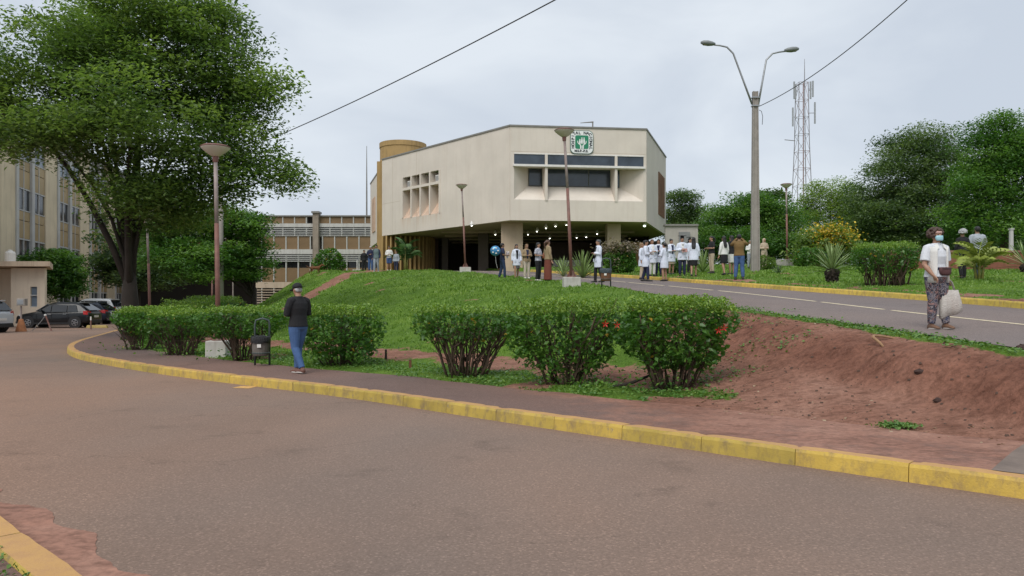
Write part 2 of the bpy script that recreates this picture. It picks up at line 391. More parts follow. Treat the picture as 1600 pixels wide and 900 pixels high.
def strip(name, A, B, zf, m, label, n=None, attr=None):
    A = np.asarray(A); B = np.asarray(B); k = len(A); cols = 9; V = []; Fq = []
    for j in range(cols):
        t = j/(cols-1); P = A*(1-t)+B*t
        for p in P: V.append((p[0], p[1], zf(p[0], p[1])))
    for j in range(cols-1):
        for i in range(k-1): Fq.append((j*k+i, j*k+i+1, (j+1)*k+i+1, (j+1)*k+i))
    V = np.array(V); o = link(name, np_mesh(name, V, np.array(Fq)[:, ::-1], True, vattr=attr(V) if attr else None), m)
    return tag(o, label, kind='structure')
def normals(P):
    t = np.gradient(P, axis=0); t /= np.linalg.norm(t, axis=1)[:, None]; return np.stack([t[:, 1], -t[:, 0]], -1)
def resample(P, n):
    s = np.r_[0, np.cumsum(np.linalg.norm(np.diff(P, axis=0), axis=1))]; q = np.linspace(0, s[-1], n)
    return np.stack([np.interp(q, s, P[:, 0]), np.interp(q, s, P[:, 1])], -1)
KN = normals(KERB)
wn = (1.9+.5*(fbm(KERB[:, 0], KERB[:, 1], .5)-.5)+.12*(vnoise(KERB[:, 0], KERB[:, 1], 3)-.5))[:, None]
walk = strip('pavement', KERB+KN*.13, KERB+KN*wn, lambda x, y: .15, M_walk, 'dark asphalt footpath between yellow kerb and hedge bushes', attr=lambda V_: {'edge': np.clip((line_dist(V_[:, 0], V_[:, 1], KERB)[0]-1.25)/1.2, 0, 1)*.55+np.clip((V_[:, 0]+.8)/3.0, 0, 1)*.62})
ua, ub = resample(UNEAR, 160), resample(UFAR, 160)
drive = strip('driveway', ua, ub, lambda x, y: float(U(y))+.004, M_up, 'grey asphalt driveway climbing to the entrance canopy')
sl = MB(); sl.add([(3.84, 5.97, .157), (4.4, 5.45, .157), (7.2, 3.1, .157), (8.2, 4.2, .157), (5.6, 6.9, .157), (4.95, 7.16, .157), (4.5, 6.7, .157)], [tuple(range(7))])
tag(sl.build('paving_slab', mat('grey worn paving', (.19, .145, .118), .85, 3, .3, .4, coord='Object')), 'grey worn paving patch at the right end of the footpath', kind='structure')
# painted centre line on the driveway, one dash each
M_line = mat('worn line paint', S(232, 214, 178), .7, 9, .35, .1)
mid = (ua*.52+ub*.48); s = np.r_[0, np.cumsum(np.linalg.norm(np.diff(mid, axis=0), axis=1))]
def at_s(P, sv, q): return np.array([np.interp(q, sv, P[:, 0]), np.interp(q, sv, P[:, 1])])
q = 8.0
while q < s[-1]-6:
    ln = random.choice((3.2, 5.4, 2.4)); V = []
    for k in range(9):
        p = at_s(mid, s, q+ln*k/8); p2 = at_s(mid, s, q+ln*k/8+.1); t = (p2-p)/np.linalg.norm(p2-p); nn = np.array([t[1], -t[0]])
        for sg in (-.05, .05): a = p+nn*sg; V.append((a[0], a[1], float(U(a[1]))+.009))
    link('lane_marking', np_mesh('lane_marking', V, [(2*i, 2*i+1, 2*i+3, 2*i+2) for i in range(8)]), M_line, drive); q += ln+random.choice((.25, .5, .35))
lm = MB(); lm.quad((X(366, 13.1), 13.0, .004), (X(388, 12.9), 12.9, .004), (X(402, 13.2), 13.25, .004), (X(380, 13.4), 13.3, .004))
lm.build('lane_marking', mat('worn yellow paint', S(205, 160, 95), .8, 20, .4), road)

# kerbs, one painted block each ----------------------------------------------
def kerb_mat(name, face, wear):
    m, t, P, N, L = new_mat(name)
    n = noise(N, L, 2.5, 6, .65, 'World'); v = noise(N, L, 9, 5, .7, 'World', (1, 1, .55)); f = noise(N, L, 60, 3, .7, 'World')
    oi = N('ShaderNodeObjectInfo')
    r = ramp(N, [(.3, tuple(c*.8 for c in face)), (.55, face), (.75, tuple(c*1.15 for c in face))]); L(n, r.inputs[0])
    k = ramp(N, [(.46, (0, 0, 0)), (.68, (.9,)*3)]); L(v, k.inputs[0])
    c = mixc(N, L, k.outputs[0], r.outputs[0], wear)
    ch = noise(N, L, 7, 6, .75, 'World'); chk = ramp(N, [(.64, (0, 0, 0)), (.68, (.7,)*3)]); L(ch, chk.inputs[0]); c = mixc(N, L, chk.outputs[0], c, (.25, .20, .15))     # flaked to bare concrete
    rr = ramp(N, [(0, (.78, .8, .75)), (.5, (1, 1, 1)), (1, (1.12, 1.05, .95))]); L(oi.outputs['Random'], rr.inputs[0])
    c = mixc(N, L, 1, c, rr.outputs[0], 'MULTIPLY')
    g = N('ShaderNodeNewGeometry'); sx = N('ShaderNodeSeparateXYZ'); L(g.outputs['Normal'], sx.inputs[0])
    tk = ramp(N, [(.45, (0, 0, 0)), (.8, (.75,)*3)]); L(sx.outputs[2], tk.inputs[0])
    c = mixc(N, L, tk.outputs[0], c, (.50, .26, .11))      # trodden dust lies on the flat top
    L(c, P.inputs['Base Color']); P.inputs['Roughness'].default_value = .7; bump(N, L, P, f, .5, .008); return m
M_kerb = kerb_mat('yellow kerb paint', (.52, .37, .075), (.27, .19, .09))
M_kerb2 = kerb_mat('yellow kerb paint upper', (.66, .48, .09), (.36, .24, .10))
def kerb_block(seed, ln=.95, h=.155, wd=.19):
    r_ = random.Random(seed); b = MB(); rs = []
    n = 7
    for i in range(n):
        x = -ln/2+ln*i/(n-1); j = lambda a=.006: r_.uniform(-a, a); e = .004 if i in (0, n-1) else 0
        rs.append([(x, -.012+e, -.09), (x, .004+j(.003)+e, h-.03-e), (x, .02+j(.004), h-e+j(.004)), (x, wd-.01, h-.002-e+j(.003)), (x, wd, h-.03), (x, wd, -.09)])
    b.rings(rs); return b.mesh('kerb_stone', None, False)
def kerb(name, line, zf, m, label, s0, s1, step=.95, sub=None, h=.155):
    root = thing(name, label, None, (0, 0, 0)); root['kind'] = 'structure'
    ms = [kerb_block(i, step-.006, h) for i in range(4)]
    for q_ in ms: q_.materials.append(m)
    sv = np.r_[0, np.cumsum(np.linalg.norm(np.diff(line, axis=0), axis=1))]; q = s0
    while q < min(s1, sv[-1]-step):
        a, b = at_s(line, sv, q), at_s(line, sv, q+step); c = (a+b)/2
        o = bpy.data.objects.new('kerb_stone', random.choice(ms)); COL.objects.link(o); o.parent = root
        za, zb = zf(*a), zf(*b)
        o.location = (c[0], c[1], (za+zb)/2+random.uniform(-.0015, .0015)); o.rotation_euler = (0, -math.atan2(zb-za, step), math.atan2(b[1]-a[1], b[0]-a[0])+random.uniform(-.002, .002)); q += step
    return root
sK = np.r_[0, np.cumsum(np.linalg.norm(np.diff(KERB, axis=0), axis=1))]
kerb('kerb', KERB[::-1], lambda x, y: 0, M_kerb, 'long chipped yellow kerb along the front of the footpath', 30, sK[-1]-9)
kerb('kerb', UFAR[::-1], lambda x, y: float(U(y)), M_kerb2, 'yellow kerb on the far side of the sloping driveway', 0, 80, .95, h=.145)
NEARK = smooth_line([(-22, 23), (-12, 12.9), (-2.85, 4.37), (-2.17, 3.74), (2.1, -.4), (8, -6)], .3)
kerb('kerb', NEARK[::-1], lambda x, y: 0, M_kerb, 'short stretch of yellow kerb in the near left corner', 9, 24)
gb2 = MB(); gl = resample(NEARK[(NEARK[:, 0] > -9) & (NEARK[:, 0] < -.6)], 260); gn = normals(gl)
wob = [.30+.30*(vnoise(p[0]*3, p[1]*3, .8)-.4)+.13*(fbm(p[0], p[1], 6)-.5) for p in gl]
gb2.add([(p[0], p[1], .012+.006*vnoise(p[0], p[1], 5)) for p, n_ in zip(gl, gn)]+[(p[0]-n_[0]*k, p[1]-n_[1]*k, .004) for p, n_, k in zip(gl, gn, wob)],
        [(i, i+1, len(gl)+i+1, len(gl)+i) for i in range(len(gl)-1)])
m, t, P, N, L = new_mat('red silt'); soil, f = soil_group(N, L); L(soil, P.inputs['Base Color']); P.inputs['Roughness'].default_value = .9
tag(gb2.build('gutter_silt', m), 'band of red silt lying in the gutter of the near kerb', kind='structure')
vg = MB(); vl = NEARK+[-.27, -.27]; vl = vl[(vl[:, 0] > -9) & (vl[:, 0] < 4)]
vg.add([(p[0]+.14, p[1]+.14, .12) for p in vl]+[(p[0]-4, p[1]-4, .10) for p in vl], [(i, len(vl)+i, len(vl)+i+1, i+1) for i in range(len(vl)-1)])
tag(vg.build('near_verge', M_walk), 'strip of footpath behind the near left kerb', kind='structure')
# ------------------------------------------------------------------ buildings
M_wall = mat('cream render', (.67, .605, .525), .85, .45, .09, .2, streak=((.46, .37, .28), .22))
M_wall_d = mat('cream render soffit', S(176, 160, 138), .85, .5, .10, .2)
M_coping = mat('grey metal coping', (.22, .21, .19), .5, 2, .2, .05)
M_glass = glass_mat('dark blue glass', (.035, .05, .07), .12)
M_band = glass_mat('dark band glass', (.05, .065, .085), .25, .4)
M_ochre = mat('ochre paint', (.41, .27, .105), .75, .8, .2, .15, streak=((.12, .08, .05), .6))
M_dark = mat('dark brown backing', (.045, .03, .02), .7, 1.5, .3, .1)
M_rust = mat('rust stained render', (.55, .40, .30), .85, 1.5, .25, .2, streak=((.78, .60, .46), .8))
M_white = mat('white trim', (.74, .72, .68), .6, 3, .10, .05)
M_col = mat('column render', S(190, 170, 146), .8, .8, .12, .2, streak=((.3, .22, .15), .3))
M_brownfin = mat('brown fin', (.19, .10, .05), .7, 2, .25, .1)

class Facade:
    """u along the wall, v up, o outwards from its plane"""
    def __init__(s, a, b):
        s.a = Vector((a[0], a[1])); d = Vector((b[0]-a[0], b[1]-a[1])); s.len = d.length; s.t = d.normalized(); s.n = Vector((s.t.y, -s.t.x))
    def p(s, u, v, o=0):
        q = s.a+s.t*u+s.n*o; return (q.x, q.y, v)
    def slab(s, mb, u0, u1, v0, v1, o0, o1):
        P = s.p; return mb.hexa([P(u0, v0, o1), P(u1, v0, o1), P(u1, v0, o0), P(u0, v0, o0), P(u0, v1, o1), P(u1, v1, o1), P(u1, v1, o0), P(u0, v1, o0)])
def part(root, name, m, facade, *slabs, bevel=0):
    b = MB()
    for q in slabs: facade.slab(b, *q)
    return b.build(name, m, root, True, bevel=bevel)

A, B, C_, D = (-.13, 50), (9.22, 51.1), (12.6, 61), (-10.8, 61.9)
HZ0, HZ1, FL = 7.0, 13.3, 3.66
hosp = thing('hospital_building', 'cream hospital block with angled upper storey raised over a dark entrance canopy', 'building', (1, 58, FL))
ff, fl, fr = Facade(A, B), Facade(D, A), Facade(B, C_)
def holed(f, u0, u1, v0, v1, L_, thick=.22):
    return [(0, L_, HZ0, v0, -thick, 0), (0, L_, v1, HZ1, -thick, 0), (0, u0, v0, v1, -thick, 0), (u1, L_, v0, v1, -thick, 0)]
EPS = .03
# front wall with its deep sloping recess
wf = part(hosp, 'wall', M_wall, ff, *holed(ff, .27, 9.22, 8.4, 11.5, ff.len-EPS))
sp = MB(); P = ff.p
i0, i1, iz0, iz1, dp = 1.41, 7.85, 9.5, 10.72, -1.2
sp.quad(P(.27, 8.4, -.01), P(9.22, 8.4, -.01), P(i1, iz0, dp), P(i0, iz0, dp))
sp.quad(P(.27, 8.4, -.01), P(i0, iz0, dp), P(i0, iz1, dp), P(.27, iz1, -.01))
sp.quad(P(9.22, 8.4, -.01), P(9.22, iz1, -.01), P(i1, iz1, dp), P(i1, iz0, dp))
sp.quad(P(.27, iz1, -.01), P(i0, iz1, dp), P(i1, iz1, dp), P(9.22, iz1, -.01))
sp.build('window_recess', M_wall, hosp, True)
part(hosp, 'ledge', M_white, ff, (.2, 9.3, 10.62, 10.76, -.3, .16))
for u0, u1 in ((.27, 2.36), (2.56, 7.18), (7.38, 9.22)):
    part(hosp, 'window_band', M_band, ff, (u0, u1, 10.76, 11.46, -.1, -.02))
part(hosp, 'band_frame', M_white, ff, (.27, 9.22, 11.455, 11.53, -.1, .03))
for u in (2.46, 7.28):
    b = MB(); t = .09
    b.hexa([P(u-t, 8.35, .05), P(u+t, 8.35, .05), P(u+t, 9.4, dp), P(u-t, 9.4, dp), P(u-t, 11.452, .05), P(u+t, 11.452, .05), P(u+t, 11.452, dp), P(u-t, 11.452, dp)])
    b.build('fin', M_wall, hosp, True)
for u0, u1 in ((1.44, 2.34), (2.58, 4.05), (4.09, 5.6), (5.64, 7.16), (7.40, 7.82)):
    wn_ = part(hosp, 'window', M_glass, ff, (u0, u1, 9.53, 10.68, dp+.02, dp+.05))
    b = MB(); ff.slab(b, u0-.02, u1+.02, 9.50, 9.55, dp+.03, dp+.09); ff.slab(b, u0-.02, u0+.02, 9.55, 10.7, dp+.03, dp+.08)
    b.build('frame', mat('dark window frame', (.06, .06, .06), .5), wn_).location = (0, 0, 0)
# left wall: eight-cell window group
WU0, WU1, WZ0, WZ1, WZM = fl.len-12.94, fl.len-7.94, 8.18, 11.44, 10.5
def stained(base):
    m = base.copy(); m.name = 'cream render with rust run'; t = m.node_tree; N, L = t.nodes.new, t.links.new; P = t.nodes['Principled BSDF']; src = P.inputs['Base Color'].links[0].from_socket
    g = N('ShaderNodeNewGeometry'); sp = N('ShaderNodeSeparateXYZ'); L(g.outputs['Position'], sp.inputs[0])
    mz = ramp(N, [(0, (0, 0, 0)), (.45, (.35,)*3), (.98, (1, 1, 1)), (1, (0, 0, 0))]); a = N('ShaderNodeMapRange'); L(sp.outputs[2], a.inputs[0]); a.inputs[1].default_value = 7.0; a.inputs[2].default_value = 8.2; L(a.outputs[0], mz.inputs[0])
    bx = N('ShaderNodeMapRange'); L(sp.outputs[0], bx.inputs[0]); bx.inputs[1].default_value = -9.2; bx.inputs[2].default_value = -5.0; mxx = ramp(N, [(0, (0, 0, 0)), (.12, (1, 1, 1)), (.85, (.8,)*3), (1, (0, 0, 0))]); L(bx.outputs[0], mxx.inputs[0])
    n = noise(N, L, 2.6, 5, .65, 'World', (2, 2, .12)); nr = ramp(N, [(.42, (0, 0, 0)), (.68, (.75,)*3)]); L(n, nr.inputs[0])
    k = mixc(N, L, 1, mixc(N, L, 1, mz.outputs[0], mxx.outputs[0], 'MULTIPLY'), nr.outputs[0], 'MULTIPLY')
    L(mixc(N, L, k, src, (.54, .37, .24)), P.inputs['Base Color']); return m
part(hosp, 'wall', stained(M_wall), fl, *holed(fl, WU0, WU1, WZ0, WZ1, fl.len-EPS))
cw = (WU1-WU0)/4; b = MB(); P = fl.p
for k in range(4):
    a0, a1 = WU0+k*cw, WU0+(k+1)*cw
    b.quad(P(a0, WZ0, -.01), P(a1, WZ0, -.01), P(a1, WZ0+1.0, -.75), P(a0, WZ0+1.0, -.75))
b.build('sill', M_rust, hosp, True)
part(hosp, 'recess_back', mat('recess render', S(196, 170, 146), .85, 1, .15, .2), fl, (WU0, WU1, WZ0+.9, WZ1, -.85, -.75))
for k in range(5):
    u = WU0+k*cw; b = MB(); fl.slab(b, u-.08, u+.08, WZ0+.02, WZ1, -.76, .04); b.build('fin', M_wall, hosp, True)
part(hosp, 'crossbar', M_wall, fl, (WU0+.06, WU1-.06, WZM-.1, WZM+.1, -.74, .03))
for k in range(4):
    a0, a1 = WU0+k*cw+.09, WU0+(k+1)*cw-.09
    part(hosp, 'window', M_glass, fl, (a0+.62, a1, WZ0+1.05, WZM-.12, -.75, -.70))
    part(hosp, 'window', mat('brown louvre glass', (.09, .06, .045), .5, 6, .3), fl, (a0, a1, WZM+.12, WZ1-.05, -.75, -.66))
    if k in (0, 3):
        ac = MB(); fl.slab(ac, a0+.45, a1-.05, WZM+.14, WZM+.62, -.66, -.12); ao = ac.build('air_conditioner', M_white, hosp, True, bevel=.02)
        g_ = MB()
        for q in range(5): fl.slab(g_, a0+.5, a1-.1, WZM+.2+q*.08, WZM+.23+q*.08, -.13, -.10)
        g_.build('grille', mat('grey plastic', (.25, .25, .25), .6), ao)
# right wall with brown fins
RU0, RU1 = 5.9, 9.2
part(hosp, 'wall', M_wall, fr, *holed(fr, RU0, RU1, WZ0, WZ1, fr.len))
part(hosp, 'recess_back', M_dark, fr, (RU0, RU1, WZ0, WZ1, -.6, -.5))
for k in range(7):
    u = RU0+.15+k*(RU1-RU0-.3)/6; part(hosp, 'fin', M_brownfin, fr, (u-.07, u+.07, WZ0, WZ1, -.5, .08))
# body behind: roof, soffit, back walls
poly = [(A[0]+.05, A[1]+.3), (B[0]-.05, B[1]+.3), (C_[0]-.25, C_[1]), (11.5, 78), (-6, 78), (D[0]+.3, D[1])]
MB().prism(poly, HZ0+.004, HZ0+.3).build('soffit', M_wall_d, hosp, True)
MB().prism(poly, HZ1-.5, HZ1-.3).build('roof', M_coping, hosp, True)
b = MB()
for f_ in (ff, fl, fr): f_.slab(b, -.02, f_.len+.02, HZ1, HZ1+.11, -.3, .06)
b.build('coping', M_coping, hosp, True)
# joints cast in the render, a shallow groove each side of a course
for f_, us in ((ff, ()), (fl, (1.6, 5.0))):
    for u in us: part(hosp, 'wall_joint', M_wall_d, f_, (u-.008, u+.008, HZ0+.05, HZ1-.1, 0, .004))
    part(hosp, 'wall_joint', M_wall_d, f_, (.05, (f_.len-.05) if f_ is ff else WU0-.3, 11.62 if f_ is ff else 9.62, (11.62 if f_ is ff else 9.62)+.016, 0, .004))
# rear wing with its own slanted window slot, and the ochre stair tower
wg = Facade((-14.2, 74.7), (-11.75, 66.4))
part(hosp, 'rear_wall', M_wall, wg, (0, wg.len, HZ0, HZ1, -3, 0)); part(hosp, 'coping', M_coping, wg, (-.03, wg.len, HZ1, HZ1+.12, -3, .05))
for u in (2.6, 3.6, 4.6): part(hosp, 'fin', M_rust, wg, (u-.12, u+.12, WZ0, WZ1, 0, .12))
part(hosp, 'recess_back', M_brownfin, wg, (2.6, 4.6, WZ0, WZ1, .004, .03))
TW = MB(); tx, ty, tr_ = -9.35, 63.9, 1.95
TW.lathe([(tr_, 0), (tr_, 10.9), (tr_+.05, 10.95), (tr_+.05, 11.35), (tr_-.3, 11.4)], 48, (tx, ty, FL)); TW.build('stair_tower', M_ochre, hosp, True)
b = MB(); b.box((-10.95, 62.9, 8.4), (.75, .9, 9.8)); b.build('tower_edge', M_ochre, hosp, True)
for k in range(15):      # ribs on the lower curved wall
    a = R(-120+k*8.5); b = MB(); b.box((tx+(tr_+.35)*math.cos(a), ty+(tr_+.35)*math.sin(a), (FL+6.97)/2-.2), (.9, .13, 3.7), a); b.build('rib', M_ochre, hosp, True)
# ground floor under the canopy
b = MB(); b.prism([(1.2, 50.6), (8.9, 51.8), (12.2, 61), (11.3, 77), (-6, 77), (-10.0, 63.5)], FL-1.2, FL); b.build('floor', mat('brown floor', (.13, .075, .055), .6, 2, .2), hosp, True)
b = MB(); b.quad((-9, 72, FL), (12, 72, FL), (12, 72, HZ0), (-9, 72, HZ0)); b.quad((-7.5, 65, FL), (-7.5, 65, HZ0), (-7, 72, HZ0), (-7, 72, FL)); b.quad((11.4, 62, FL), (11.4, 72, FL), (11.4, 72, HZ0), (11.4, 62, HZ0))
b.build('back_wall', M_dark, hosp, True)  # dark brown colour stands in for the deep shade under the canopy
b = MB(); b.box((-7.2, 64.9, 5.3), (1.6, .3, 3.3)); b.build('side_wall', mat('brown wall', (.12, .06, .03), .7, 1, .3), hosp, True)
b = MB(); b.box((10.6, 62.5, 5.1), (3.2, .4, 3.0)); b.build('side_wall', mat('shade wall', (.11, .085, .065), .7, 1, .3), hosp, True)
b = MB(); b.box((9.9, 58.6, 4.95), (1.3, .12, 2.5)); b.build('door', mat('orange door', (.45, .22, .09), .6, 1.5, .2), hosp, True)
for px0, px1, d in ((783, 817, 51.6), (949, 970, 52.2), (747, 763, 59), (932, 944, 63), (690, 700, 64)):
    x0, x1 = X(px0, d), X(px1, d); b = MB(); b.box(((x0+x1)/2, d+.6, (FL-.4+HZ0)/2), (x1-x0, 1.2, HZ0-FL+.4)); b.build('column', M_col if d < 55 else mat('shaded column render', (.13, .105, .085), .8, 1, .2), hosp, True, bevel=.03)  # deeper columns take a darker colour, with the canopy shade painted in
for k in range(4):       # shallow ceiling beams
    b = MB(); b.box((2.0, 58+k*3.4, 6.93), (15, .3, .13)); b.build('ceiling_beam', M_wall_d, hosp, True)
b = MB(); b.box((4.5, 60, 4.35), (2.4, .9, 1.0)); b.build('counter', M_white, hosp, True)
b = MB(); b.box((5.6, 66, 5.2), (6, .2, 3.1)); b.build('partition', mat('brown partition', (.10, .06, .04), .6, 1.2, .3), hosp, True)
# small floodlights under the wall edge, loudspeaker arm on the roof
for px in (873, 920, 969):
    x = X(px, 50.4); t = thing('floodlight', {873: 'left small black floodlight under the cream wall edge', 920: 'middle small black floodlight under the cream wall edge', 969: 'right small black floodlight under the cream wall edge'}[px], 'floodlight', (x, 50.35+(x+.13)*.117, 7.1), .12, 'floodlights below the hospital front wall')
    MB().box((0, -.12, .05), (.42, .2, .18), 0, .7).build('housing', mat('black metal', (.02, .02, .02), .5), t); MB().tube([(0, 0, .12), (0, -.03, -.1)], .03, 6).build('bracket', MC['black metal'], t)
t = thing('roof_arm', 'thin grey metal arm standing on the roof edge above the emblem', 'roof arm', (X(926, 51), 50.95, 13.4))
MB().tube([(0, 0, 0), (0, 0, .42)], .05, 6).build('post', M_coping, t); MB().tube([(.05, 0, .42), (-.85, -.05, .34)], [.05, .02], 6).build('arm', M_coping, t)
# pendant lamps inside
M_lamp = glow_mat('lamp glow', (1, .97, .85), 5); M_green = glow_mat('lamp glow green', (.8, 1, .7), 8)
LP = [(774, 366, 55), (785, 361, 58), (825, 366, 57), (839, 361, 59), (853, 356, 55), (859, 372, 66), (901, 371, 64), (933, 365, 59), (885, 351, 52.4), (1007, 352, 56), (916, 370, 64.5), (737, 352, 55.5), (868, 353, 61)]
where = ['left of the broad column, lowest', 'just left of the broad column', 'just right of the broad column', 'second right of the broad column', 'third right of the broad column, near the ceiling', 'low and deep, right of the broad column', 'deep, right of the leaning lamp post', 'left of the narrow column', 'behind the leaning lamp post by the wall edge', 'greenish, right of the narrow column', 'deep and small over the white counter', 'far left under the soffit edge', 'deep by the leaning lamp post']
lampm = MB().lathe([(.03, .30), (.06, .2), (.13, .1), (.15, 0), (.02, -.02)], 10).mesh('lamp_shade', M_white, True)
bulbm = MB().ball((0, 0, -.02), .05, 8, 5).mesh('bulb', M_lamp, True); bulbg = MB().ball((0, 0, -.02), .085, 8, 5).mesh('bulb', M_green, True)
for (px, py, d), wh in zip(LP, where):
    d = max(51.9, 5960/(472-py)); z = Z(py, d); t = thing('pendant_lamp', 'lit ceiling lamp under the hospital canopy, '+wh, 'ceiling lamp', (X(px, d), d, z), 0, 'lit lamps hanging under the hospital canopy')
    link('lamp_shade', lampm, None, t); link('bulb', bulbg if px == 1007 else bulbm, None, t)
    if HZ0-z-.3 > .05: MB().tube([(0, 0, .28), (0, 0, HZ0-z)], .02, 5).build('cord', MC['black metal'], t)
# the emblem: rounded white plate, green square, hands and family, lettering
sg_o = Vector(ff.p((907.5-797)/213*ff.len, Z(222.5, 50.55), .03))
sign = thing('hospital_sign', 'round-cornered white emblem with green square of hands and lettering HOSPITAL NACIONAL', 'sign', sg_o, math.atan2(ff.t.y, ff.t.x))
def rrect(w_, h_, r_, n=8):
    out = []
    for cx, cz, a0 in ((w_-r_, h_-r_, 0), (-w_+r_, h_-r_, 90), (-w_+r_, -h_+r_, 180), (w_-r_, -h_+r_, 270)):
        for i in range(n+1): a = R(a0+90*i/n); out.append((cx+r_*math.cos(a), cz+r_*math.sin(a)))
    return out
def plate(poly, y0, y1):
    b = MB(); n = len(poly); b.add([(x, y0, z) for x, z in poly]+[(x, y1, z) for x, z in poly], [tuple(range(n)), tuple(range(2*n-1, n-1, -1))]+[(i, n+i, n+(i+1) % n, (i+1) % n) for i in range(n)]); return b
M_sw = mat('sign white', (.80, .82, .80), .4, 3, .04, 0); M_sg = mat('sign green', (.015, .22, .11), .4, 3, .08, 0); M_sk = mat('sign black', (.02, .03, .035), .5, 3, .1, 0); M_sp = mat('sign rim', (.03, .12, .08), .5, 3, .1, 0)
plate(rrect(.80, .80, .34), -.05, 0).build('rim', M_sp, sign); plate(rrect(.76, .76, .32), -.075, -.05).build('plate', M_sw, sign)
plate(rrect(.46, .46, .12), -.085, -.075).build('green_square', M_sg, sign)
fam = MB()
for x, z, h in ((-.14, -.02, .22), (0.0, .0, .34), (.15, .0, .34)):
    fam.rings([[(x+q*wd, -.1+.012*(1 if q2 else 0), zz) for q, q2 in ((-1, 0), (1, 0), (1, 1), (-1, 1))] for zz, wd in ((z-.12, .035), (z+.02*h, .06), (z+h*.5, .055), (z+h*.62, .025))]); fam.ball((x, -.094, z+h*.78), (.045, .008, .05), 8, 5)
fam.build('family_figures', M_sw, sign)
hn = MB()
for sgn in (-1, 1):
    pts = [(.30, .09), (.28, -.04), (.20, -.13), (.10, -.19), (.075, -.28), (.075, -.455)]
    hn.rings([[(sgn*(x-wd), -.096, z), (sgn*(x+wd), -.096, z), (sgn*(x+wd), -.085, z), (sgn*(x-wd), -.085, z)] for (x, z), wd in zip(pts, (.018, .03, .045, .05, .05, .05))])
hn.build('open_hands', M_sw, sign)
def letter(ch, x, z, rot, size, root):
    cu = bpy.data.curves.new('letter', 'FONT'); cu.body = ch; cu.size = size; cu.align_x = 'CENTER'; cu.align_y = 'CENTER'; cu.extrude = .004; cu.offset = .011
    o = bpy.data.objects.new('tmp', cu); COL.objects.link(o); me = bpy.data.meshes.new_from_object(o.evaluated_get(bpy.context.evaluated_depsgraph_get())); bpy.data.objects.remove(o)
    me.materials.clear(); q = link('letter', me, M_sk, root); q.location = (x, -.082, z); q.rotation_euler = (R(90), 0, 0)
    q.rotation_euler = (Matrix.Rotation(-rot, 3, 'Y') @ Matrix.Rotation(R(90), 3, 'X')).to_euler()
def path_pt(s_):    # along a rounded square at .61, clockwise from the lower left, s_ 0..1 round to the lower right
    pl = rrect(.61, .61, .22, 10); pl = pl[::-1]; k = min(range(len(pl)), key=lambda i: (pl[i][0]+.61)**2+(pl[i][1]+.36)**2); pl = pl[k:]+pl[:k]
    L_ = [0]
    for i in range(len(pl)-1): L_.append(L_[-1]+math.dist(pl[i], pl[i+1]))
    return pl, L_
pl, L_ = path_pt(0)
txt = 'HOSPITAL NACIONAL'; total = 3.05
for i, ch in enumerate(txt):
    if ch == ' ': continue
    q = .04+total*i/(len(txt)-1)*.985; x = np.interp(q, L_, [p[0] for p in pl]); z = np.interp(q, L_, [p[1] for p in pl])
    x2 = np.interp(q+.03, L_, [p[0] for p in pl]); z2 = np.interp(q+.03, L_, [p[1] for p in pl]); letter(ch, x, z, math.atan2(z2-z, x2-x), .26, sign)
for i, ch in enumerate('M.S.P.-B.S.'):
    if True: letter(ch, -.42+.084*i, -.61 if ch not in '.' else -.60, 0, .22, sign)

# left striped wing, far behind --------------------------------------------------
WY = 80.0; sx = lambda px: X(px, WY); sz = lambda py: Z(py, WY)
wing = thing('striped_building', 'long low office wing of brown panels and white louvre bands behind the lawn', 'building', (sx(400), WY, 0))
fw = Facade((sx(150), WY), (sx(600), WY)); uw = lambda px: sx(px)-sx(150)
M_pan = mat('brown spandrel', (.205, .130, .062), .55, .6, .14, .05, rnd=.10); M_sh = mat('white band', (.54, .53, .50), .7, .6, .10, .1, streak=((.22, .2, .18), .7))
M_slat = mat('white louvre slat', (.47, .47, .45), .6, 2, .12, .05); M_bg = mat('beige band', (.52, .42, .32), .8, .6, .12, .1, streak=((.25, .18, .12), .5))
part(wing, 'wall', mat('wing core', (.045, .038, .032), .8, 1, .2), fw, (0, fw.len, sz(392), sz(338), -12, -.5), (uw(398), fw.len, 0, sz(392), -12, -.5), (0, uw(398), 0, sz(392), -12, -6)); part(wing, 'coping', M_coping, fw, (0, fw.len, sz(338.5), sz(336.5), -.6, .15))  # lower left: dark core set back and left bare to imitate tree shade
part(wing, 'band', M_sh, fw, (0, fw.len, sz(355), sz(349.3), -.5, .10)); part(wing, 'band', M_sh, fw, (0, fw.len, sz(397), sz(389.6), -.5, .12)); part(wing, 'band', M_bg, fw, (uw(400), fw.len, sz(450), sz(440.6), -.5, .06)); 
pitch = 18.4
def row(py0, py1, m, name, off, px0=158, step=pitch, o=-.02):
    b = None; x = px0+off
    while x < 592:
        if not (485 < x+step/2 < 502):
            if b is None:
                b = MB(); fw.slab(b, uw(x)+.055, uw(x+step)-.055, sz(py1), sz(py0), -.5, o); ob = b.build(name, m, wing, True); me0, x0 = ob.data, x
            else:
                ob = link(name, me0, None, wing, True); ob.location.x += sx(x)-sx(x0)
        x += step
def mull(py0, py1, off, o=.05, px0=158, step=pitch):
    x = px0+off; first = None
    while x < 594:
        if first is None: first = part(wing, 'mullion', M_slat, fw, (uw(x)-.06, uw(x)+.06, sz(py1), sz(py0), -.45, o)); x0 = x
        else: ob = link('mullion', first.data, None, wing, True); ob.location.x += sx(x)-sx(x0)
        x += step
row(338.3, 349, M_pan, 'panel', 8); row(369, 389.3, M_pan, 'panel', 4, step=19); row(418.5, 440.3, M_pan, 'panel', 4+13*19, step=19)
M_wg = glass_mat('wing window', (.10, .13, .17), .25); M_wd = glass_mat('wing dark window', (.012, .014, .016), .2)
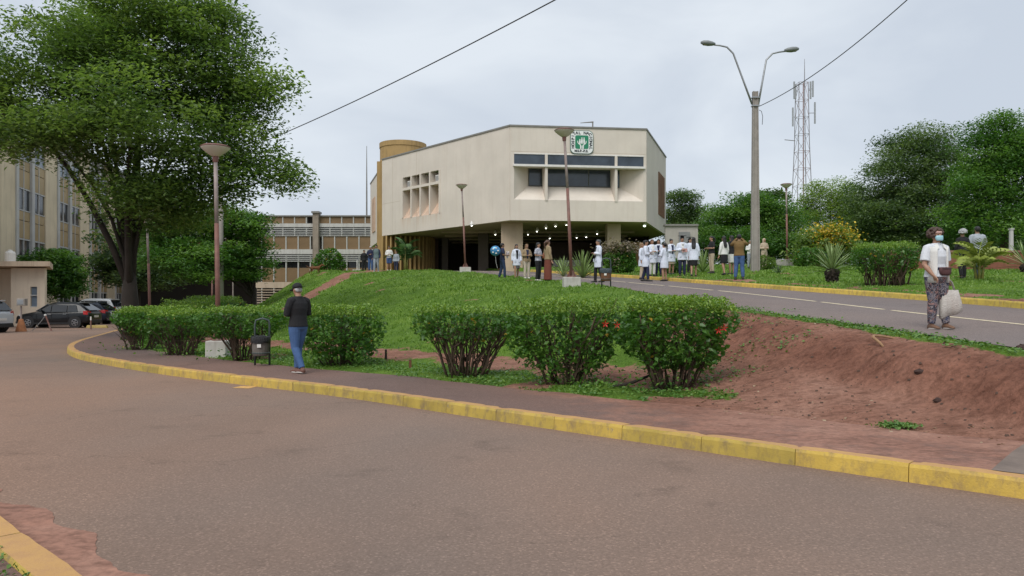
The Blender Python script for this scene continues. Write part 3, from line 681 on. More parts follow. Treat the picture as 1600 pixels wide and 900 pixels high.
row(355, 368.3, M_wg, 'window', 8, o=-.3); row(397, 418.3, M_wd, 'window', 4+13*19, step=19, o=-.35); row(450, 486, mat('louvre shade', (.05, .042, .035), .7, 1, .3), 'window', 4+13*19, step=19, o=-.35)
mull(338.4, 349, 8); mull(356, 368.8, 8); mull(369, 389.3, 4, step=19); mull(398, 418.3, 4+13*19, step=19, o=.02); mull(418.4, 440.4, 4+13*19, step=19); mull(450.2, 486, 4+13*19, step=19, o=.02)
for py in (357.2, 360, 362.8, 365.6, 368.4): part(wing, 'slat', M_slat, fw, (0, fw.len, sz(py+.55), sz(py-.55), -.1, .09))
for py in (399, 402, 405, 408): part(wing, 'slat', M_slat, fw, (uw(400), fw.len, sz(py+.65), sz(py-.65), -.1, .10))
for py in (453, 457, 461, 465, 469, 473): part(wing, 'slat', M_bg, fw, (uw(402), fw.len, sz(py+.6), sz(py-.6), -.1, .10))
part(wing, 'duct', mat('stained concrete', (.30, .25, .20), .85, 1.2, .25, .3, streak=((.12, .09, .07), .6)), fw, (uw(490.5), uw(499.5), 0, sz(334), -.4, .55)); part(wing, 'duct_cap', M_coping, fw, (uw(489), uw(501), sz(334), sz(331), -.5, .7))
t = thing('radio_mast', 'thin bare radio mast rising over the striped wing', 'mast', (X(573, 86), 86, 0)); MB().tube([(0, 0, 0), (0, 0, Z(300, 86)), (0, 0, Z(228, 86))], [.12, .09, .03], 6).build('mast_pole', M_coping, t)

# tall block at left ----------------------------------------------------------------
lb = thing('apartment_block', 'tall beige four-storey hospital block with tan panels behind the big tree', 'building', (-40, 60, 0))
fb = Facade((-36.5+.225*20, 55-.974*20), (-36.5-.225*48, 55+.974*48)); o20 = 20.0
M_lb = mat('beige block render', S(216, 199, 170), .85, .35, .13, .2, streak=((.30, .23, .15), .5)); M_tan = mat('tan panel', (.39, .28, .14), .6, .7, .15, .05, rnd=.10); M_lf = mat('pale fin', (.50, .49, .47), .7, .8, .12, .1, streak=((.28, .26, .24), .4))
M_lw = glass_mat('block window', (.012, .016, .02), .15); M_top = glass_mat('block top window', (.16, .20, .25), .3)
HT = 15.4
part(lb, 'wall', mat('block core', (.2, .17, .13), .8, .5, .2), fb, (0, fb.len, 0, HT, -10, -.30)); part(lb, 'coping', M_coping, fb, (0, fb.len, HT, HT+.2, -10, .3))
uu = lambda t_: fb.len-(t_+20) if False else t_+20
meshes = {}
def cell(name, m, key, u, v0, u0, u1, v1, o0, o1):
    k = (name, key)
    if k not in meshes:
        o = part(lb, name, m, fb, (u+u0, u+u1, v0, v1, o0, o1)); meshes[k] = (o.data, u); return o
    me0, ub_ = meshes[k]; o = link(name, me0, None, lb, True); d = fb.t*(u-ub_); o.location.x += d.x; o.location.y += d.y; return o
for mod in range(-3, 6):
    u = 20+mod*8.25
    if u < 0 or u+8.3 > fb.len: continue
    cell('pier', M_lb, 0, u, 0, 5.25, 7.75, HT, -.3, .03); cell('fin', M_lf, 0, u, 0, -.5, -.05, HT, -.3, .13); cell('fin', M_lf, 1, u, 0, 2.35, 2.85, HT, -.3, .13)
    for bi, (b0, b1) in enumerate(((0, 2.3), (2.9, 5.2))):
        mm_ = (b0+b1)/2
        for hi, (h0, h1) in enumerate(((b0, mm_-.06), (mm_+.06, b1))):
            for fi in range(4):
                zb = .75+fi*3.8
                key = (bi, hi, fi)
                cell('panel', M_tan, (key, 0), u, zb-.75 if fi == 0 else zb-2.05, h0, h1, zb-.02 if fi == 0 else zb-.75, -.3, -.03)
                if fi: cell('panel', M_tan, (key, 1), u, zb-.70, h0, h1, zb-.02, -.3, -.03)
                wv = cell('window', M_top if fi == 3 else M_lw, key, u, zb+.08, h0+.06, h1-.06, zb+1.62, -.3, -.07)
            
        for fi in range(4):
            zb = .75+fi*3.8; cell('window_frame', M_lf, (bi, fi, 0), u, zb, b0, b1, zb+.08, -.3, .0); cell('window_frame', M_lf, (bi, fi, 1), u, zb+1.62, b0, b1, zb+1.72, -.3, .0)
        cell('mullion', M_lf, bi, u, 0, mm_-.06, mm_+.06, HT, -.3, -.005)
for px, py in ((133, 455), (141, 455)):
    pass
tb = thing('water_tank', 'small white plastic water tank on the guard booth roof', 'tank', (X(16, 47.4), 47.4, 3.98)); MB().lathe([(.28, 0), (.3, .05), (.3, .62), (.26, .72), (.1, .78)], 16).build('tank_body', M_white, tb, smooth=False); MB().lathe([(.12, .77), (.12, .84), (.02, .86)], 10).build('lid', M_white, tb)
# guard booth -------------------------------------------------------------------
gbth = thing('guard_booth', 'small cream guard booth with flat overhanging roof behind parked cars', 'building', (-31, 47, 0))
M_gb = mat('booth render', S(230, 212, 190), .85, .8, .08, .15, streak=((.35, .24, .17), .25))
b = MB(); x0, x1 = X(17, 46), X(70, 46); wx0, wx1, wz0, wz1 = X(47.5, 46), X(58, 46), Z(480, 46), Z(448, 46)
for q in ((x0, wx0, 0, 3.6), (wx1, x1, 0, 3.6), (wx0, wx1, 0, wz0), (wx0, wx1, wz1, 3.6)): b.box(((q[0]+q[1])/2, 46.1, (q[2]+q[3])/2), (q[1]-q[0], .2, q[3]-q[2]))
b.hexa([(x1-.2, 46.2, 0), (x1, 46.2, 0), (x1-1.9, 49, 0), (x1-2.1, 49, 0), (x1-.2, 46.2, 3.6), (x1, 46.2, 3.6), (x1-1.9, 49, 3.6), (x1-2.1, 49, 3.6)]); b.box((x0-1.2, 47.6, 1.8), (2.6, .2, 3.6)); b.box((x0+.1, 46.9, 1.8), (.2, 1.4, 3.59)); b.build('wall', M_gb, gbth, True)
b = MB(); b.hexa([(-36, 45.0, 3.68), (x1+.72, 45.3, 3.68), (x1-1.35, 49, 3.62), (-36, 49, 3.62), (-36, 45.0, 3.98), (x1+.75, 45.3, 3.98), (x1-1.35, 49, 3.98), (-36, 49, 3.98)]); b.build('roof', mat('booth roof', S(206, 184, 160), .85, 1.2, .15, .2, streak=((.2, .12, .08), .6)), gbth, True)
wv = MB().box(((wx0+wx1)/2, 46.14, (wz0+wz1)/2), (wx1-wx0, .04, wz1-wz0)).build('window', M_top, gbth, True)
MB().box(((wx0+wx1)/2, 46.05, (wz0+wz1)/2+.1), (wx1-wx0, .06, .07)).build('window_bar', M_lf, gbth, True); MB().box(((wx0+wx1)/2, 46.05, wz0+.03), (wx1-wx0, .09, .06)).build('window_sill', M_lf, gbth, True)
# cream gate wall right of the hospital
gw = thing('service_kiosk', 'grey cream service kiosk beside the hospital, behind the gathered students', 'kiosk', (X(1066, 52), 52, 3.8))
b = MB(); b.box((-.1, 0, 1.5), (2.2, .25, 3.0)); b.build('wall', mat('grey cream render', (.40, .37, .33), .8, 1, .12, .15, streak=((.2, .17, .14), .4)), gw); MB().box((-.1, 0, 3.06), (2.35, .5, .12)).build('coping', M_coping, gw); MB().box((.95, .9, 1.5), (.25, 2.0, 2.98)).build('side_wall', MC['grey cream render'], gw); MB().box((.1, -.2, 2.2), (.75, .16, .75)).build('meter_box', mat('meter grey', (.22, .22, .22), .6, 3, .2), gw)
# low red-brown wall at right
rw = thing('brick_wall', 'low red brown wall behind the strolling couple at right', 'wall', (24, 36, 2.8))
b = MB(); b.box((0, 0, .45), (11.5, .25, 1.3)); b.build('wall', mat('red brown brickwork', (.22, .085, .05), .85, 4, .3, .3), rw); MB().box((0, 0, 1.14), (11.6, .35, .09)).build('coping', mat('brown coping', (.25, .14, .1), .85, 3, .2), rw)
t = thing('concrete_post', 'short pale concrete post rising above the red brown wall', 'post', (X(1580, 37), 37, 3.0)); MB().box((0, 0, .95), (.17, .17, 2.3), 0, .85).build('shaft', M_lf, t, bevel=.02); MB().box((0, 0, 2.12), (.2, .2, .06)).build('cap', M_lf, t)
# ------------------------------------------------------------------ lamp posts
M_post = mat('red brown post paint', (.19, .085, .065), .65, 6, .35, .2, streak=((.38, .33, .30), .7)); M_postg = mat('faded post paint', (.33, .27, .25), .65, 6, .3, .2, streak=((.16, .07, .05), .8))
M_shade = mat('lamp bowl', (.60, .56, .48), .45, 3, .12, .05); M_rim = mat('lamp rim red', (.20, .09, .075), .6, 5, .3, .1); M_conc = mat('concrete', (.32, .29, .26), .85, 2, .25, .35, streak=((.14, .12, .10), .5)); M_wblock = mat('whitewashed block', (.50, .48, .44), .85, 3, .25, .35, streak=((.22, .18, .14), .6)); M_galv = mat('galvanised steel', (.34, .35, .36), .45, 6, .15, .05, .5)
def lamp_post(label, px, d, top_py, block=(.95, .5, .4), lean=0, scale=1.0, base_py=None):
    x = X(px, d); z = ground(x, d); H = Z(top_py, d)-z; k = scale
    t = thing('street_lamp', label, 'lamp post', (x, d, z), 0, 'bowl-topped lamp posts'); bh = 0
    if block:
        MB().box((0, 0, block[2]/2-.12), (block[0], block[1], block[2]+.24), .1, .97).build('footing', M_wblock, t, bevel=.02); bh = block[2]
    lx = lean
    MB().lathe([(.16, 0), (.16, .03), (.06, .05)], 8, (0, 0, bh)).build('base_plate', M_post, t)
    b = MB()
    for q in range(4):
        a = q*math.pi/2+.4; b.add([(.05*math.cos(a), .05*math.sin(a), bh+.02), (.19*math.cos(a), .19*math.sin(a), bh+.02), (.05*math.cos(a), .05*math.sin(a), bh+.30)], [(0, 1, 2)]); b.add([(.05*math.cos(a)+.01, .05*math.sin(a)+.01, bh+.02), (.19*math.cos(a)+.01, .19*math.sin(a)+.01, bh+.02), (.05*math.cos(a)+.01, .05*math.sin(a)+.01, bh+.30)], [(2, 1, 0)])
    b.build('gusset', M_post, t)
    MB().tube([(0, 0, bh), (lx*.55, 0, bh+(H-bh)*.6)], [.062*k, .055*k], 10).build('lower_post', M_post, t, smooth=True)
    MB().tube([(lx*.55, 0, bh+(H-bh)*.6-.02), (lx*.95, 0, H-.40*k)], [.05*k, .047*k], 10).build('upper_post', M_postg, t, smooth=True)
    c = (lx, 0, H); k = .78
    MB().lathe([(.075*k, -.54*k), (.085*k, -.50*k), (.10*k, -.36*k), (.06*k, -.34*k)], 12, c).build('collar', M_rim, t)
    MB().lathe([(.09*k, -.36*k), (.14*k, -.34*k), (.30*k, -.22*k), (.425*k, -.11*k), (.45*k, -.07*k), (.44*k, -.05*k), (.2*k, -.04*k)], 28, c).build('lamp_bowl', M_shade, t, smooth=True)
    MB().lathe([(.455*k, -.075*k), (.465*k, -.055*k), (.38*k, -.01*k), (.2*k, .015*k), (.02, .02*k)], 28, c).build('lamp_cap', M_rim, t, smooth=True)
    return t
lamp_post('nearest bowl lamp on a tall reddish post beside the left clipped bushes', 341, 18.5, 227, (.5, .5, .40), lean=-.07)
lamp_post('leaning rusty bowl lamp on a white block in front of the hospital', 893, 26.6, 202, (.62, .42, .36), lean=-.26)
lamp_post('slim grey bowl lamp on a small white block on the lawn crest', 727, 46, 288, (.7, .5, .34), lean=-.22)
lamp_post('bowl lamp on the right verge in front of the rounded green tree', 1230, 47, 287, (1.3, .6, .42), lean=-.06)
lamp_post('bowl lamp in front of the huge tree trunk in the shade', 235, 33, 340, None, lean=-.15)
lamp_post('farthest bowl lamp in the shade beside the nearest tall lamp post', 331, 50, 385, None, lean=.05)
x_, y_ = X(345, 42), 42
t = thing('utility_pole', 'plain grey concrete pole just behind the nearest tall lamp post', 'pole', (x_, y_, 0.2)); MB().tube([(0, 0, -.2), (0, 0, 10.1)], [.17, .11], 10).build('shaft', M_conc, t, smooth=True); MB().box((0, 0, 9.6), (.7, .1, .1)).build('cross_arm', M_conc, t)
x_, y_ = X(364, 52), 52
t = thing('bracket_light', 'thin angled light post in the shade by the dense tree', 'light post', (x_, y_, 0.2)); hh = Z(408, 52)-.2; MB().tube([(0, 0, 0), (0, 0, hh-.1), (-.1, 0, hh), (-.55, 0, hh)], .05, 8).build('post', M_postg, t); MB().box((-.6, 0, hh-.02), (.32, .14, .1)).build('lamp_head', M_shade, t)
# double-armed concrete pole
d = 36; x_, y_ = X(1180, d), d; zb = ground(x_, d)
t = thing('concrete_lamp_pole', 'tall concrete pole with two curved lamp arms beside the driveway', 'lamp pole', (x_, y_, zb)); Hp = Z(143, d)-zb
b = MB(); w0, w1 = .20, .125
for sx_ in (-1, 1): b.hexa([(sx_*w0-.06 if sx_ > 0 else sx_*w0, -.13, -.3), (sx_*w0 if sx_ > 0 else sx_*w0+.06, -.13, -.3), (sx_*w0 if sx_ > 0 else sx_*w0+.06, .13, -.3), (sx_*w0-.06 if sx_ > 0 else sx_*w0, .13, -.3), (sx_*w1-.05 if sx_ > 0 else sx_*w1, -.09, Hp), (sx_*w1 if sx_ > 0 else sx_*w1+.05, -.09, Hp), (sx_*w1 if sx_ > 0 else sx_*w1+.05, .09, Hp), (sx_*w1-.05 if sx_ > 0 else sx_*w1, .09, Hp)])
b.hexa([(-w0+.05, -.07, -.3), (w0-.05, -.07, -.3), (w0-.05, .07, -.3), (-w0+.05, .07, -.3), (-w1+.04, -.05, Hp-.003), (w1-.04, -.05, Hp-.003), (w1-.04, .05, Hp-.003), (-w1+.04, .05, Hp-.003)]); b.build('shaft', M_conc, t)
k = d/F
def arm(tipx, tipy, sx_, label):
    tx_, tz = (tipx-1180)*k, Z(tipy, d)-zb; p0 = Vector((sx_*.15, 0, Hp-.62)); e = Vector((tx_, 0, tz)); bend = Vector((tx_-sx_*.95, 0, tz-.42)); pts = [p0, p0.lerp(bend, .5), bend, bend.lerp(e, .35)+Vector((-sx_*.03, 0, .16)), bend.lerp(e, .68)+Vector((0, 0, .10)), e]
    a = MB().tube(pts, [.05, .047, .045, .043, .04, .04], 8).build('lamp_arm', M_galv, t, smooth=True)
    h = MB(); L_ = .62
    h.rings([[(tx_+sx_*(q*L_), w_*math.cos(j*math.pi/5), tz+.05+h_*math.sin(j*math.pi/5)+q*.06) for j in range(10)] for q, w_, h_ in ((-.12, .07, .05), (.1, .13, .10), (.45, .17, .13), (.8, .15, .11), (1.0, .06, .05))]); h.build('lamp_head', mat('lamp housing', (.22, .24, .24), .5, 4, .15, .05), a, smooth=True)
    MB().rings([[(tx_+sx_*q*L_, .11*math.cos(j*math.pi/4), tz-.02-.05*abs(math.sin(j*math.pi/4))+q*.06) for j in range(8)] for q in (.3, .55, .8)]).build('lens', M_shade, a)
arm(1115, 70, -1, ''); arm(1228, 80, 1, '')
for zz in (Hp-.7, Hp-.3): MB().box((0, 0, zz), (.34, .26, .06)).build('clamp', M_galv, t)
MB().tube([(.18, -.02, Hp-.9), (.30, 0, Hp-.95), (.36, 0, Hp-1.2), (.34, 0, Hp-1.6)], .014, 5).build('loose_wire', MC['black metal'], t)
zc = Z(166, d)
def wire(label, pts, r=.016, n=28):
    a, b_ = Vector(pts[0]), Vector(pts[1]); P_ = [a.lerp(b_, i/n)-Vector((0, 0, pts[2]*4*(i/n)*(1-i/n))) for i in range(n+1)]
    o = MB().tube(P_, r, 5).build('cable', MC['black metal']); tag(o, label, 'cable', 'overhead cables'); return o
wire('overhead cable rising from the concrete lamp pole past the tower', [(x_+.2, d, zc), (12.9, 17, 12.25), .75], .018)
wire('overhead twisted cable sagging across the sky towards the huge tree', [(X(345, 42)+.3, 42, 9.7), (9.6, 15.4, 12.6), .55], .022)
# lattice tower
d = 112; x_ = X(1253, d); M_lat = mat('lattice steel', (.27, .26, .28), .6, .3, .2, .05); M_latr = mat('lattice steel red', (.30, .20, .19), .6, .4, .2, .05)
t = thing('lattice_tower', 'tall guyed lattice radio tower with antennas above the trees', 'tower', (x_, d, 3.5)); zt = Z(130, d)-3.5; hw = lambda z: np.interp(z, [0, zt*.46, zt*.72, zt], [1.6, 1.05, .80, .68])
cn = [(-1, -1), (1, -1), (1, 1), (-1, 1)]
for a in cn: MB().tube([(a[0]*hw(z), a[1]*hw(z), z) for z in np.linspace(0, zt, 8)], .065, 5).build('leg', M_lat, t)
zs = list(np.linspace(0, zt, 13))
for i in range(len(zs)-1):
    z0_, z1_ = zs[i], zs[i+1]; b = MB()
    for j in range(4):
        p, q = cn[j], cn[(j+1) % 4]; h0, h1 = hw(z0_), hw(z1_)
        b.tube([(p[0]*h0, p[1]*h0, z0_), (q[0]*h1, q[1]*h1, z1_)], .028, 4); b.tube([(p[0]*h1, p[1]*h1, z1_), (q[0]*h1, q[1]*h1, z1_)], .028, 4)
    b.build('bracing', M_latr if (i//2) % 2 else M_lat, t)
MB().tube([(.1, -.3, 0), (.1, -.3, zt)], .08, 6).build('cable_ladder', M_latr, t)
MB().tube([(.4, 0, zt-.5), (.4, 0, zt+2), (.4, 0, Z(92, d)-3.5)], [.08, .06, .03], 5).build('whip_antenna', M_lat, t)
for ox, zz, hh in ((-1.35, zt-1.2, 2.6), (1.45, zt-1.0, 2.4), (1.1, zt-1.2, 2.6), (-1.55, zt-5.2, 2.8), (1.75, zt-4.6, 3.2), (-1.15, zt-1.4, 2.2)):
    b = MB().box((ox, -.5, zz), (.22, .14, hh), 0); b.build('antenna_panel', mat('antenna grey', (.33, .34, .36), .5, 2, .1), t); MB().tube([(math.copysign(.8, ox), -.4, zz), (ox, -.5, zz)], .05, 5).build('antenna_arm', M_lat, t)
MB().tube([(-1.0, 0, zt*.72), (-2.6, 0, zt*.725)], .06, 5).build('side_arm', M_lat, t)
# ------------------------------------------------------------------ litter bins
def bin_(label, px, d, rz, can, bag):
    x_ = X(px, d); t = thing('litter_bin', label, 'bin', (x_, d, ground(x_, d)), rz, 'hanging litter bins'); t.scale = (1.0, 1.0, .98)
    MB().tube([(-.15, .06, -.1), (-.15, .06, .88), (-.13, .06, .98), (.0, .06, 1.02), (.13, .06, .98), (.15, .06, .88), (.15, .06, -.1)], .022, 8).build('frame', mat('green grey tube', (.05, .07, .065), .5, 5, .2, .1), t, smooth=True)
    n = 20; b = MB(); q = [(.155, .22), (.17, .25), (.185, .62)]; b.lathe([(.02, .22)]+q+[(.16, .62), (.15, .3)], n, (0, -.12, 0)); o = b.build('can', can, t)
    for zz in (.27, .58): MB().lathe([(.176+(zz-.27)*.05, zz), (.186+(zz-.27)*.05, zz+.012), (.176+(zz-.27)*.05, zz+.024)], n, (0, -.12, 0)).build('band', MC['green grey tube'], t)
    r_ = random.Random(px); g_ = MB(); rs = []
    for z, r in ((.50, .196), (.53, .203), (.58, .204), (.63, .205), (.655, .19), (.64, .165), (.5, .15)):
        rs.append([(r*(1+r_.uniform(-.035, .035))*math.cos(j*2*math.pi/22), -.12+r*(1+r_.uniform(-.035, .035))*math.sin(j*2*math.pi/22), z+r_.uniform(-.025, .012)) for j in range(22)])
    g_.rings(rs, False).build('bag', bag, t, smooth=True); MB().box((0, -.314, .44), (.08, .006, .07)).build('sticker', M_white, t)
M_bag = mat('black bin bag', (.012, .013, .015), .3, 20, .4, .8, bd=.02); M_can = mat('weathered can', (.13, .115, .10), .6, 5, .3, .2, streak=((.06, .035, .025), .6)); M_canb = mat('wood brown can', (.15, .065, .03), .6, 5, .3, .2, streak=((.05, .03, .02), .5))
bin_('grey litter bin with black bag on the footpath by the left bushes', 409, 15.9, .15, M_can, M_bag); bin_('brown litter bin beside the man in white coat', 947, 25.4, -.2, M_canb, mat('blue grey bag', (.05, .07, .085), .35, 20, .3, .8, bd=.02))
# ------------------------------------------------------------------ cars
M_tyre = mat('tyre rubber', (.015, .015, .015), .85, 20, .3, .2); M_rimm = mat('alloy rim', (.35, .35, .36), .3, 8, .1, 0, .8); M_cg = glass_mat('car glass', (.012, .015, .018), .05, .8); M_plas = mat('black plastic', (.018, .018, .02), .6, 8, .2, .05); M_tail = mat('tail light red', (.42, .015, .015), .2, 8, .15, 0); M_head = mat('head light', (.6, .62, .64), .15, 8, .1, 0); M_chrome = mat('chrome', (.6, .6, .6), .15, 8, .1, 0, 1)
def paint(name, c):
    m = mat(name, c, .28, .8, .06, 0); P_ = m.node_tree.nodes['Principled BSDF']; P_.inputs['Coat Weight'].default_value = .3; P_.inputs['Specular IOR Level'].default_value = .3; P_.inputs['Coat Roughness'].default_value = .05; return m
def car(label, x_, y_, rz, pm, Ln=4.2, Wd=1.74, Ht=1.5, kind='hatch', gr=None):
    """front towards -x; every station of the hull is a cross-section, the cabin is lofted above it"""
    z = ground(x_, y_); t = thing('parked_car', label, 'car', (x_, y_, z), rz, 'cars parked by the guard booth'); h = Ln/2; w = Wd/2
    belt = Ht*.60
    st = [(-h, .42, .62, .72), (-h+.08, .26, .74, .86), (-h+.35, .20, .80, .94), (-h*.62, .18, .90, .98), (-h*.48, .18, .94, 1), (0, .18, belt+.03, 1), (h*.45, .18, belt+.07, 1), (h*.8, .2, belt+.10, .98), (h-.10, .26, belt+.08, .92), (h, .40, belt-.04, .84)]
    if kind == 'sedan': st[-3:] = [(h*.72, .2, belt+.06, .98), (h-.10, .26, belt+.04, .92), (h, .40, belt-.1, .84)]
    rs = []
    for x, zb_, zt_, k in st:
        ww = w*k; rs.append([(x, -ww*.86, zb_), (x, -ww*.98, zb_+.10), (x, -ww, (zb_+zt_)/2), (x, -ww*.965, zt_-.07), (x, -ww*.86, zt_), (x, 0, zt_+.025), (x, ww*.86, zt_), (x, ww*.965, zt_-.07), (x, ww, (zb_+zt_)/2), (x, ww*.98, zb_+.10), (x, ww*.86, zb_)])
    o = MB().rings(rs).build('body', pm, t, smooth=True); o.modifiers.new('s', 'SUBSURF').render_levels = 2; o.modifiers['s'].levels = 1
    re_ = {'hatch': (h*.70, h*.97), 'suv': (h*.80, h*.96), 'sedan': (h*.42, h*.74)}[kind]; fx0, fx1 = -h*.47, -h*.10
    rt = Ht; wt = w*.74; cab = []
    for x, zt_, k in ((fx0, belt-.06, 1), (fx1-.12, rt-.14, .80), (fx1+.15, rt-.03, .76), (.15, rt, .75), (re_[0]-.25, rt-.03, .74), (re_[0], rt-.10, .76), (re_[1], belt-.02, .94)):
        ww = w*.95*k; cab.append([(x, -w*.93*(1 if zt_ < belt+.1 else .98), belt-.10), (x, -w*.90, belt if zt_ > belt else zt_), (x, -ww, max(zt_-.10, belt-.08)), (x, -ww*.82, zt_), (x, 0, zt_+.03), (x, ww*.82, zt_), (x, ww, max(zt_-.10, belt-.08)), (x, w*.90, belt if zt_ > belt else zt_), (x, w*.93*(1 if zt_ < belt+.1 else .98), belt-.10)])
    MB().rings(cab).build('cabin', pm, t, smooth=False, bevel=.03)
    def side(u, v, s_):     # point on the cabin side: u along, v 0 belt .. 1 roof edge
        lo = Vector((u, s_*w*.90, belt+.02)); hi = Vector((u, s_*w*.95*.77, rt-.15)); p = lo.lerp(hi, v); p.y += s_*.022; return p
    xs = [fx0+.42, -h*.02, h*.40, re_[0]+.0]
    for s_ in (-1, 1):
        for i in range(3):
            if kind == 'sedan' and i == 2: continue
            a, b_ = xs[i]+.03, xs[i+1]-.03; a2 = a+(.34 if i == 0 else 0); b2 = b_-(.16 if i == 2 else 0)
            P_ = [side(a, .02, s_), side(b_, .02, s_), side(b2, .93, s_), side(a2, .93, s_)]; n_ = Vector((0, s_*.012, 0)); MB().add([q-n_ for q in P_]+[q+n_ for q in P_], [(0, 1, 2, 3), (7, 6, 5, 4)]+[(j, j+4, (j+1) % 4+4, (j+1) % 4) for j in range(4)]).build('window', M_cg, t)
    fa = [Vector((fx0+.05, s_*w*.78, belt+.05)) for s_ in (-1, 1)]+[Vector((fx1-.15, s_*w*.62, rt-.14)) for s_ in (1, -1)]; n_ = Vector((-.03, 0, .035)); MB().add([q for q in fa]+[q+n_ for q in fa], [(0, 1, 2, 3), (7, 6, 5, 4)]+[(j, j+4, (j+1) % 4+4, (j+1) % 4) for j in range(4)]).build('windscreen', M_cg, t)
    ra = [Vector((re_[1]-.02, s_*w*.74, belt+.10)) for s_ in (-1, 1)]+[Vector((re_[0]+.03, s_*w*.60, rt-.15)) for s_ in (1, -1)]; n_ = Vector((.04, 0, .03)); MB().add([q for q in ra]+[q+n_ for q in ra], [(0, 1, 2, 3), (7, 6, 5, 4)]+[(j, j+4, (j+1) % 4+4, (j+1) % 4) for j in range(4)]).build('rear_window', M_cg, t)
    wr = .31 if kind != 'suv' else .35
    for wx in (-h*.62, h*.62):
        for s_ in (-1, 1):
            MB().tube([(wx, s_*(w-.30), wr+.02), (wx, s_*(w+.012), wr+.02)], wr+.055, 24).build('wheel_arch', M_plas, t)
            wo_ = MB(); wo_.rings([[(wx+r*math.cos(j*math.pi/12), s_*(w+y), wr+r*math.sin(j*math.pi/12)) for j in range(24)] for r, y in ((wr*.6, -.02), (wr*.94, .005), (wr, -.02), (wr, -.2))]); tyre = wo_.build('tyre', M_tyre, t, smooth=False)
            rb_ = MB().rings([[(wx+r*math.cos(j*math.pi/10), s_*(w+y), wr+r*math.sin(j*math.pi/10)) for j in range(20)] for r, y in ((wr*.62, .018), (wr*.56, .022), (wr*.5, -.02))], False)
            for q in range(5):
                a = q*2*math.pi/5; rb_.hexa([(wx+math.cos(a+e)*r, s_*(w+y), wr+math.sin(a+e)*r) for y in (.0, .02) for r, e in ((.03, -1), (.03, 1), (wr*.6, .14), (wr*.6, -.14))])
            rb_.build('rim', M_rimm, tyre)
    for s_ in (-1, 1):
        b = MB(); b.hexa([(h-.12, s_*w*.60, belt-.16), (h-.02, s_*w*.60, belt-.16), (h-.10, s_*w*.93, belt-.14), (h-.34, s_*w*.985, belt-.12), (h-.14, s_*w*.62, belt+.05), (h-.04, s_*w*.62, belt+.05), (h-.12, s_*w*.92, belt+.10), (h-.36, s_*w*.965, belt+.08)]); b.build('tail_light', M_tail, t, bevel=.01)
        b = MB(); b.hexa([(-h+.02, s_*w*.45, .62), (-h+.14, s_*w*.45, .62), (-h+.40, s_*w*.945, .68), (-h+.16, s_*w*.80, .66), (-h+.04, s_*w*.45, .73), (-h+.16, s_*w*.45, .75), (-h+.44, s_*w*.935, .80), (-h+.2, s_*w*.8, .77)]); b.build('headlight', M_head, t, bevel=.01)
        MB().box((fx0+.46, s_*(w+.06), belt+.10), (.14, .2, .13), 0, .85).build('mirror', pm, t, bevel=.02)
        for hx in (h*.02, h*.42): MB().box((hx-.14, s_*(w+.006), belt-.10), (.2, .03, .03)).build('door_handle', M_chrome, t)
        for sx_ in (-h*.40, h*.0, h*.44): MB().box((sx_, s_*(w-.0), .58), (.012, .012, .50)).build('door_seam', M_plas, t)
        MB().box((0, s_*(w-.02), .27), (Ln*.48, .06, .10)).build('sill', M_plas, t)
    MB().box((h-.04, 0, .36), (.16, Wd*.78, .2), 0, .9).build('rear_bumper', M_plas, t, bevel=.03); MB().box((-h+.06, 0, .36), (.16, Wd*.76, .2), 0, .9).build('front_bumper', M_plas, t, bevel=.03); MB().box((h+.005, 0, .66), (.03, .48, .12)).build('number_plate', M_white, t); MB().box((re_[0]+.02, 0, rt-.05), (.3, Wd*.55, .035)).build('spoiler', pm, t, bevel=.01)
    return t
car('glossy black hatchback parked in front of the guard booth', X(93, 44), 44.0, R(3), paint('black car paint', (.010, .011, .013)), 4.25, 1.74, 1.50)
car('silver compact SUV cut by the left edge of the view', -27.0, 36.6, R(-6), paint('silver car paint', (.50, .52, .55)), 4.3, 1.8, 1.62, 'suv')
car('dark navy car half hidden behind the black hatchback', -29.3, 50.7, R(2), paint('navy car paint', (.014, .020, .034)), 4.2, 1.75, 1.48)
car('white SUV behind the dark navy car', -31.9, 56.3, R(2), paint('white car paint', (.72, .73, .74)), 4.5, 1.85, 1.76, 'suv')
car('white hatchback farthest back beside the huge tree trunk', -33.6, 62.0, R(2), MC['white car paint'], 4.2, 1.75, 1.52, 'hatch')
car('red car deep in the shade behind the trimmed hedge', X(280, 62), 62, R(5), paint('red car paint', (.30, .015, .012)), 4.1, 1.72, 1.46)
# barrier posts, meter post, kerb blocks in the car park
M_or = mat('faded orange paint', (.42, .17, .07), .7, 6, .3, .2)
x_, y_ = X(33, 38), 38; t = thing('meter_post', 'grey meter box on a post with a faded orange cone base', 'meter post', (x_, y_, 0)); MB().lathe([(.26, 0), (.24, .1), (.10, .62), (.06, .64)], 14).build('cone_base', M_or, t); MB().tube([(0, 0, .6), (0, 0, 1.3)], .045, 8).build('post', M_postg, t); MB().box((.05, 0, 1.5), (.42, .26, .36)).build('meter_box', M_conc, t, bevel=.02); MB().box((.05, -.135, 1.5), (.3, .012, .24)).build('box_door', M_galv, t)
x_, y_ = X(72, 38.5), 38.5; t = thing('barrier_post', 'leaning thin red post holding a chain in front of the black hatchback', 'barrier post', (x_, y_, 0)); MB().tube([(.28, 0, 0), (-.03, 0, .82)], .038, 8).build('post', M_post, t); MB().lathe([(.06, 0), (.06, .05), (.02, .07)], 10, (-.04, 0, .80)).build('post_cap', M_white, t)
t2 = thing('barrier_chain', 'pale slack chain hanging down from the leaning red post', 'chain', (x_, y_, 0)); MB().tube([(-.05, 0, .78), (-.3, 0, .45), (-.55, 0, .18), (-.72, 0, .03)], .018, 6).build('chain_links', M_galv, t2)
